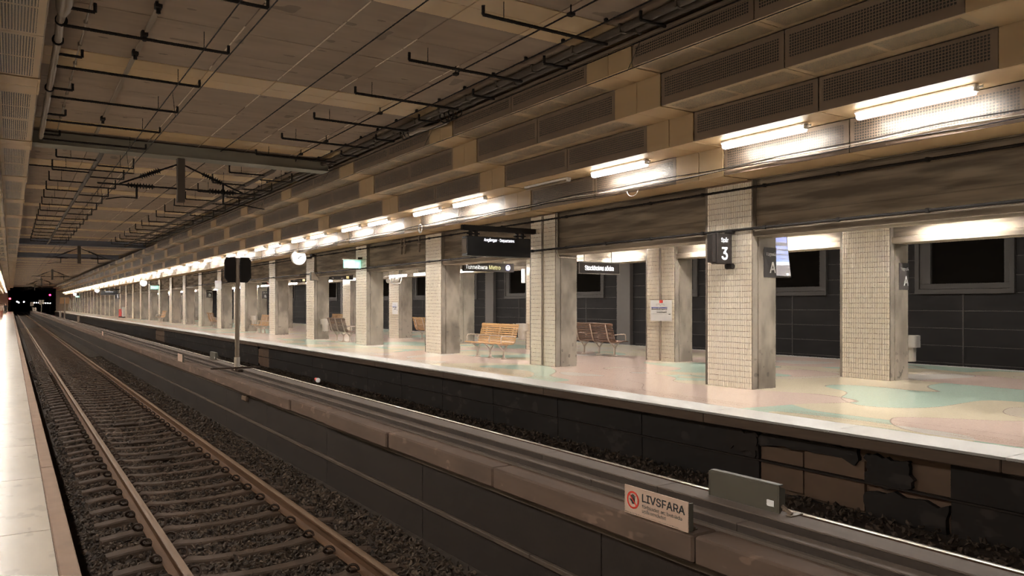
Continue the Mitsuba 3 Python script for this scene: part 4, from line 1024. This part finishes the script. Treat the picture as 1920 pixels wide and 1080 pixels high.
# signal post on the middle wall
k = thing('signal_post', 'tall grey post with two dark boards at its top on the middle wall', 'post')
part(k, 'pole', ply(cyl((3.95, 16.55, -1.30), (3.95, 16.50, 0.97), 0.045, 14), 'pipe_grey', smooth=45))
part(k, 'sleeve', ply(cyl((3.95, 16.55, -1.37), (3.95, 16.548, -1.10), 0.06, 14), 'steel', smooth=45), label='paler sleeve at the foot')
part(k, 'foot_bar', ply(cbox(3.42, 4.36, 16.47, 16.53, -1.335, -1.30, 0.005), 'clip_steel'))
part(k, 'foot_bar', ply(cbox(3.90, 4.00, 16.25, 16.85, -1.39, -1.335, 0.005), 'clip_steel'))
for s in (-1, 1):
    x0 = 3.95 + s * 0.055
    P = [(x0, 0.46), (x0 + s * 0.14, 0.46), (x0 + s * 0.21, 0.56), (x0 + s * 0.21, 0.90), (x0 + s * 0.17, 0.98), (x0, 0.98)]
    part(k, 'signal_board', ply(extr_y(Polygon(P), 16.46, 16.52), 'black_metal'))
    part(k, 'signal_hood', ply(cbox(min(x0 + s * 0.03, x0 + s * 0.15), max(x0 + s * 0.03, x0 + s * 0.15), 16.52, 16.72, 0.55, 0.9, 0.01), 'black_metal'))
def post(y, z0, z1, name, label, w, h, m, x=4.0):
    k = thing(name, label, 'sign')
    part(k, 'pole', ply(cyl((x, y, z0), (x, y, z1), 0.06, 8), 'pipe_grey'))
    part(k, 'plate', ply(cbox(x - w / 2, x + w / 2, y - 0.03, y + 0.01, z1 - h, z1, 0.01), m))
post(79.4, -1.34, 0.62, 'post_sign', 'brown sign board on a pole far along the middle wall', 0.75, 0.55, 'rust_sign')
post(86.5, -1.34, -0.62, 'marker_post', 'short white marker post on the far middle wall beside the brown sign', 0.16, 0.6, 'white_paint')
post(62.5, -1.34, -0.83, 'marker_post', 'short grey marker post on the middle wall right of the brown sign', 0.16, 0.4, 'pipe_grey')
post(142.5, -1.34, 0.76, 'post_sign', 'tiny far square sign on a pole near the tunnel mouth', 0.7, 0.7, 'cable_light')
post(184.0, -1.34, -0.6, 'marker_post', 'tiny far white box near the end of the middle wall', 0.7, 0.75, 'cable_light')
post(207.0, -1.34, 0.6, 'post_sign', 'farthest tiny sign on a pole at the end of the middle wall', 0.7, 0.9, 'cable_light')

# ------------------------------------------------------------------ benches
PROF = [(0.30, 0.425), (0.26, 0.445), (0.10, 0.430), (-0.06, 0.412), (-0.155, 0.425), (-0.205, 0.475), (-0.235, 0.56), (-0.285, 0.75), (-0.345, 0.96)]
pl = np.array(PROF)
LSEG = np.concatenate([[0], np.cumsum(np.linalg.norm(np.diff(pl, axis=0), axis=1))])
def on_prof(s):
    p = np.array([np.interp(s, LSEG, pl[:, 0]), np.interp(s, LSEG, pl[:, 1])])
    q = np.array([np.interp(s + 0.01, LSEG, pl[:, 0]), np.interp(s + 0.01, LSEG, pl[:, 1])])
    o = np.array([np.interp(s - 0.01, LSEG, pl[:, 0]), np.interp(s - 0.01, LSEG, pl[:, 1])])
    t = (q - o) / np.linalg.norm(q - o)
    return p, t
BL = 1.98
SLATS = []
for i, s in enumerate(np.linspace(0.03, LSEG[-1] - 0.012, 17)):
    p, t = on_prof(s)
    nrm = np.array([-t[1], t[0]])          # away from the sitter's side is -nrm
    if nrm[0] < 0: nrm = -nrm
    if nrm[1] < 0 and abs(nrm[0]) < 0.5: nrm = -nrm
    hw, th = (0.021, 0.020) if i < 16 else (0.034, 0.034)
    q = [p - t * hw, p + t * hw, p + t * hw + nrm * th, p - t * hw + nrm * th]
    sm_ = extr_y(Polygon([tuple(a) for a in q]), -BL / 2, BL / 2)
    SLATS.append((ply(sm_, 'bench_wood'), ply(sm_, 'bench_wood_shaded')))
def rib_mesh():
    off = []
    for s in np.linspace(0.10, LSEG[-1], 14):
        p, t = on_prof(s)
        nrm = np.array([-t[1], t[0]])
        if nrm[0] < 0: nrm = -nrm
        if nrm[1] < 0 and abs(nrm[0]) < 0.5: nrm = -nrm
        off.append(p - nrm * 0.022)
    return tube([(a[0], 0, a[1]) for a in off], 0.021, 6)
RIB = ply(rib_mesh(), 'bench_steel', smooth=45)
LEG = ply(cat(tube([(0.0, 0, 0.0), (0.0, 0, 0.22), (0.0, 0, 0.27)], [0.026, 0.026, 0.032], 10), tube([(0, 0, 0.24), (0.09, 0, 0.33), (0.19, 0, 0.425)], 0.020, 8), tube([(0, 0, 0.24), (-0.07, 0, 0.33), (-0.13, 0, 0.40)], 0.020, 8)), 'bench_steel', smooth=45)
FOOT = ply(lathe([(0, 0.0), (0.105, 0.0), (0.105, 0.010), (0.045, 0.045), (0.026, 0.11), (0, 0.11)], 10), 'bench_steel', smooth=30)
ARM = ply(tube([(0.235, 0, 0.44), (0.235, 0, 0.60), (0.205, 0, 0.655), (0.10, 0, 0.665), (-0.20, 0, 0.645), (-0.245, 0, 0.62)], 0.016, 8), 'bench_steel', smooth=45)
def bench(x, y, face, label, dark=0):  # dark picks the slats with shade in their colour
    k = thing('bench', label, 'bench')
    M = T().translate([x, y, FLOOR]).rotate([0, 0, 1], 0 if face > 0 else 180)
    for s in SLATS: part(k, 'slat', s[dark], M)
    for dy in (-0.72, 0.0, 0.72):
        D = M @ T().translate([0, dy, 0])
        part(k, 'rib', RIB, D); part(part(k, 'leg', LEG, D), 'foot', FOOT, D)
    for dy in (-0.95, -0.32, 0.32, 0.95):
        part(k, 'armrest', ARM, M @ T().translate([0, dy, 0]))
bench(11.62, 18.93, -1, 'light wooden slatted bench facing us left of the pillar with a metal strip')
bench(15.08, 18.2, 1, 'dark-backed slatted bench under the Stockholms s\u00f6dra sign', 1)
bench(11.56, 30.5, 1, 'shade-toned slatted bench seen from behind, left of the nearest exit sign pillar', 1)
bench(15.3, 30.0, 1, 'light slatted bench end showing left of the light front-facing bench')
bench(15.85, 43.5, -1, 'dark bench partly hidden behind the bench left of the exit sign')
bench(11.33, 42.2, -1, 'light wooden slatted bench right of the tall signal post')
bench(11.5, 54.2, 1, 'small dark bench between pillars left of the signal post')
bench(11.1, 74.0, -1, 'tiny far light wooden bench left of the signal post')

# ------------------------------------------------------------------ steel bins
def bin_(x, y, z, label, M2=None):
    k = thing('waste_bin', label, 'bin')
    M = at(x, y, z)
    part(k, 'bucket', BINB, M); part(k, 'collar', BINC, M); part(k, 'bracket', BINK, M if M2 is None else M @ M2)
BINB = ply(lathe([(0, 0.0), (0.125, 0.0), (0.135, 0.012), (0.14, 0.36), (0, 0.36)], 28), 'steel', smooth=35)
BINC = ply(lathe([(0.18, 0.30), (0.215, 0.30), (0.215, 0.55), (0.19, 0.55), (0.175, 0.42), (0.17, 0.31), (0.18, 0.30)], 28), 'steel', smooth=35)
BINK = ply(cat(cbox(-0.32, -0.20, -0.03, 0.03, 0.42, 0.46, 0.004), cbox(-0.335, -0.315, -0.05, 0.05, 0.32, 0.55, 0.004)), 'steel')
bin_(15.90, 8.98, -1.20, 'brushed steel hanging bin on the right back row pillar')
bin_(14.62, 21.75, -1.20, 'steel bin just left of the pillar with a metal strip')
bin_(11.62, 32.89, -1.18, 'steel bin on the pillar below the grey speaker box', T().rotate([0, 0, 1], -90))
bin_(11.66, 44.89, -1.20, 'steel bin beside the light bench right of the signal post', T().rotate([0, 0, 1], -90))

# ------------------------------------------------------------------ small fittings
k = thing('speaker_box', 'grey rounded speaker box on the pillar below the largest clock', 'speaker')
part(k, 'case', ply(cbox(11.02, 11.40, 33.02, 33.20, 1.06, 1.43, 0.03), 'box_grey', smooth=40))
part(k, 'grille', ply(cbox(11.05, 11.37, 33.010, 33.025, 1.09, 1.40, 0.004), 'pipe_grey'))
k = thing('security_camera', 'small dark camera on the beam beside the largest clock', 'camera')
part(k, 'body', ply(cbox(10.98, 11.10, 32.75, 33.05, 2.10, 2.22, 0.02), 'black_metal'))
part(k, 'arm', ply(cat(cyl((11.04, 33.0, 2.16), (11.28, 33.1, 2.16), 0.02, 8)), 'black_metal'))
for i, (x0, x1, y, z0, z1, lab) in enumerate([(11.905, 12.03, 21.42, 0.74, 1.34, 'narrow white box at the left end of the metro sign'), (14.90, 15.20, 21.98, 0.75, 1.36, 'white box on the hidden pillar right of the metro sign'), (10.86, 11.20, 50.9, 0.97, 1.52, 'pale cabinet high on a front pillar left of the signal post')]):
    k = thing('wall_box', lab, 'box')
    part(k, 'case', ply(cbox(x0, x1, y, y + (0.25 if i < 2 else 0.34), z0, z1, 0.012), 'white_paint'))
    part(k, 'door', ply(cbox(x0 + 0.02, x1 - 0.02, y - 0.006, y, z0 + 0.02, z1 - 0.02, 0.002), 'white_paint'))
k = thing('conduit_loop', 'white conduit loops with a small camera on the far back row pillar', 'conduit')
part(k, 'loop', ply(cat(tube([(14.78, 33.6, 1.33), (14.78, 33.1, 1.33), (14.78, 32.85, 1.22), (14.78, 32.9, 1.02), (14.78, 32.6, 0.95), (14.78, 31.9, 0.97), (14.78, 31.75, 1.15), (14.78, 31.75, 1.38)], 0.028, 8), tube([(14.76, 32.6, 1.36), (14.76, 32.35, 1.30), (14.76, 32.5, 1.12), (14.76, 32.15, 1.02), (14.76, 31.95, 1.2), (14.76, 31.75, 1.36)], 0.022, 8)), 'cable_light', smooth=True))
part(k, 'dome', ply(shift(lathe([(0, -0.10), (0.07, -0.08), (0.10, 0), (0.10, 0.08), (0, 0.08)], 14), 14.70, 33.05, 1.10), 'white_paint', smooth=40))
k = thing('conduit', 'pale conduit dropping down the concrete beside the pillar with a metal strip', 'conduit')
part(k, 'tube', ply(tube([(11.255, 15.20, 2.25), (11.255, 15.20, 1.30), (11.32, 15.20, 1.17), (11.90, 15.20, 1.16)], 0.012, 6), 'cable_light', smooth=True))
k = thing('cabinet', 'red cabinet standing on the far platform left of the second exit sign', 'cabinet')
part(k, 'body', ply(cbox(10.98, 11.22, 102.0, 104.7, FLOOR, -0.55, 0.03), 'red_paint'))
part(k, 'plinth', ply(cbox(10.96, 11.24, 101.95, 104.75, FLOOR, FLOOR + 0.1, 0.01), 'black_metal'))
k = thing('cabinet', 'pale cabinet beside the far red cabinet', 'cabinet')
part(k, 'body', ply(cbox(11.0, 11.3, 100.6, 101.7, FLOOR, -0.30, 0.03), 'white_paint'))
part(k, 'plinth', ply(cbox(10.98, 11.32, 100.55, 101.75, FLOOR, FLOOR + 0.1, 0.01), 'black_metal'))
k = thing('paper_scrap', 'small red and white scrap lying by the second track', 'litter')
part(k, 'cup', ply(tube([(8.0, 23.3, -2.36), (8.02, 23.55, -2.35)], [0.07, 0.05], 10), 'ink_red'))
part(k, 'rim', ply(tube([(8.0, 23.27, -2.36), (8.0, 23.3, -2.36)], 0.075, 10), 'ink_white'))

# far lights at the tunnel mouth
def light_(name, x, y, z, r, c, label, group=None, w=0.02):
    k = thing(name, label, 'light', group)
    m = trimesh.creation.icosphere(subdivisions=1, radius=r); m.apply_translation([x, y, z])
    part(k, 'bulb', emis(m, c, w))
    part(k, 'case', ply(cbox(x - r * 1.2, x + r * 1.2, y + r * 0.4, y + r * 2.4, z - r * 1.2, z + r * 1.2, r * 0.2), 'black_metal'))
    if z > 1: part(k, 'post', ply(cyl((x, y + r * 1.4, -2.65), (x, y + r * 1.4, z), 0.05, 8), 'black_metal'))
light_('signal_light', -0.25, 211, 1.35, 0.24, (3, 0.08, 0.12), 'red signal light at the far end of the near platform')
light_('signal_light', 7.85, 216, 2.3, 0.24, (3, 0.05, 0.25), 'red signal light at the right of the tunnel mouth')
for x, z in ((1.35, 0.8), (1.75, 0.55), (2.95, 0.75)):
    light_('tunnel_light', x, 252, z, 0.22, (3, 3, 3.2), 'white light deep in the dark tunnel mouth', 'white lights deep in the tunnel')
for i in range(9):
    light_('tunnel_light', 5.6 + 0.62 * i, 290, 0.60 - 0.02 * i, 0.20, (2.5, 2.4, 2.3), 'small light in the row right of the tunnel mouth', 'row of lights beyond the tunnel mouth')

# ------------------------------------------------------------------ people far down the near platform
def hull_bone(a, b, ra, rb):
    s = lambda p, r: m3.Manifold.sphere(r, 12).translate([float(c) for c in p])
    return m3.Manifold.batch_hull([s(a, ra), s(b, rb)])
def to_tm(man):
    m = man.to_mesh()
    return trimesh.Trimesh(m.vert_properties[:, :3], m.tri_verts, process=True)
def person(x, y, h, step, top, low, label):
    k = thing('person', label, 'person')
    s = h / 1.75
    P = lambda a, b, c: (a * s, b * s, c * s)
    body = [(P(0, 0, 1.00), P(0, 0, 1.34), .13, .15), (P(-.13, 0, 1.40), P(.13, 0, 1.40), .075, .075), (P(0, 0, 1.42), P(0, 0, 1.55), .055, .05), (P(0, .01, 1.64), P(0, .02, 1.68), .095, .10)]
    arms, legs = [], []
    for q in (-1, 1):
        d = step * q
        legs += [(P(.09 * q, 0, .95), P(.09 * q, d * .5, .50), .085, .060), (P(.09 * q, d * .5, .50), P(.09 * q, d * .9 , .08), .058, .040), (P(.09 * q, d * .9, .06), P(.09 * q, d * .9 - .16, .035), .045, .032)]
        arms += [(P(.20 * q, 0, 1.40), P(.25 * q, -d * .3, 1.12), .052, .042), (P(.25 * q, -d * .3, 1.12), P(.26 * q, -d * .5 - .05, .88), .040, .030), (P(.26 * q, -d * .5 - .05, .86), P(.26 * q, -d * .5 - .07, .77), .036, .022)]
    man = m3.Manifold.batch_boolean([hull_bone(*b) for b in body + arms + legs], m3.OpType.Add).refine_to_length(0.05)
    m = to_tm(man); trimesh.smoothing.filter_taubin(m, iterations=6)
    m.apply_translation([x, y, NEAR_FLOOR])
    part(k, 'body', ply(m, 'skin', smooth=True))
    shell = m3.Manifold.batch_boolean([hull_bone(a, b, r0 + .014, r1 + .014) for a, b, r0, r1 in body[:2] + [arms[0], arms[1], arms[3], arms[4]]], m3.OpType.Add).refine_to_length(0.06)
    c = to_tm(shell); trimesh.smoothing.filter_taubin(c, iterations=5); c.apply_translation([x, y, NEAR_FLOOR])
    part(k, 'coat', ply(c, top, smooth=True))
    shell = m3.Manifold.batch_boolean([hull_bone(a, b, r0 + .014, r1 + .014) for a, b, r0, r1 in [legs[0], legs[1], legs[3], legs[4]]] + [hull_bone(P(-.05, 0, .97), P(.05, 0, .97), .11, .11)], m3.OpType.Add).refine_to_length(0.06)
    c = to_tm(shell); trimesh.smoothing.filter_taubin(c, iterations=5); c.apply_translation([x, y, NEAR_FLOOR])
    part(k, 'trousers', ply(c, low, smooth=True))
    hr = trimesh.creation.icosphere(subdivisions=2, radius=0.108 * s); hr.apply_scale([1, 1.05, 0.9]); hr.apply_translation([x, y + 0.035 * s, NEAR_FLOOR + 1.70 * s])
    part(k, 'hair', ply(hr, 'hair', smooth=True))
person(-1.00, 108, 1.70, 0.16, 'cloth_pale', 'cloth_red', 'person in a pale top and reddish trousers at the left edge, far down the platform')
person(-0.82, 163, 1.75, 0.10, 'cloth_dark', 'cloth_dark', 'person in dark clothes walking far down the near platform')
person(-1.35, 178, 1.70, 0.12, 'cloth_pale', 'cloth_dark', 'farthest person in a pale top beside the tunnel mouth')
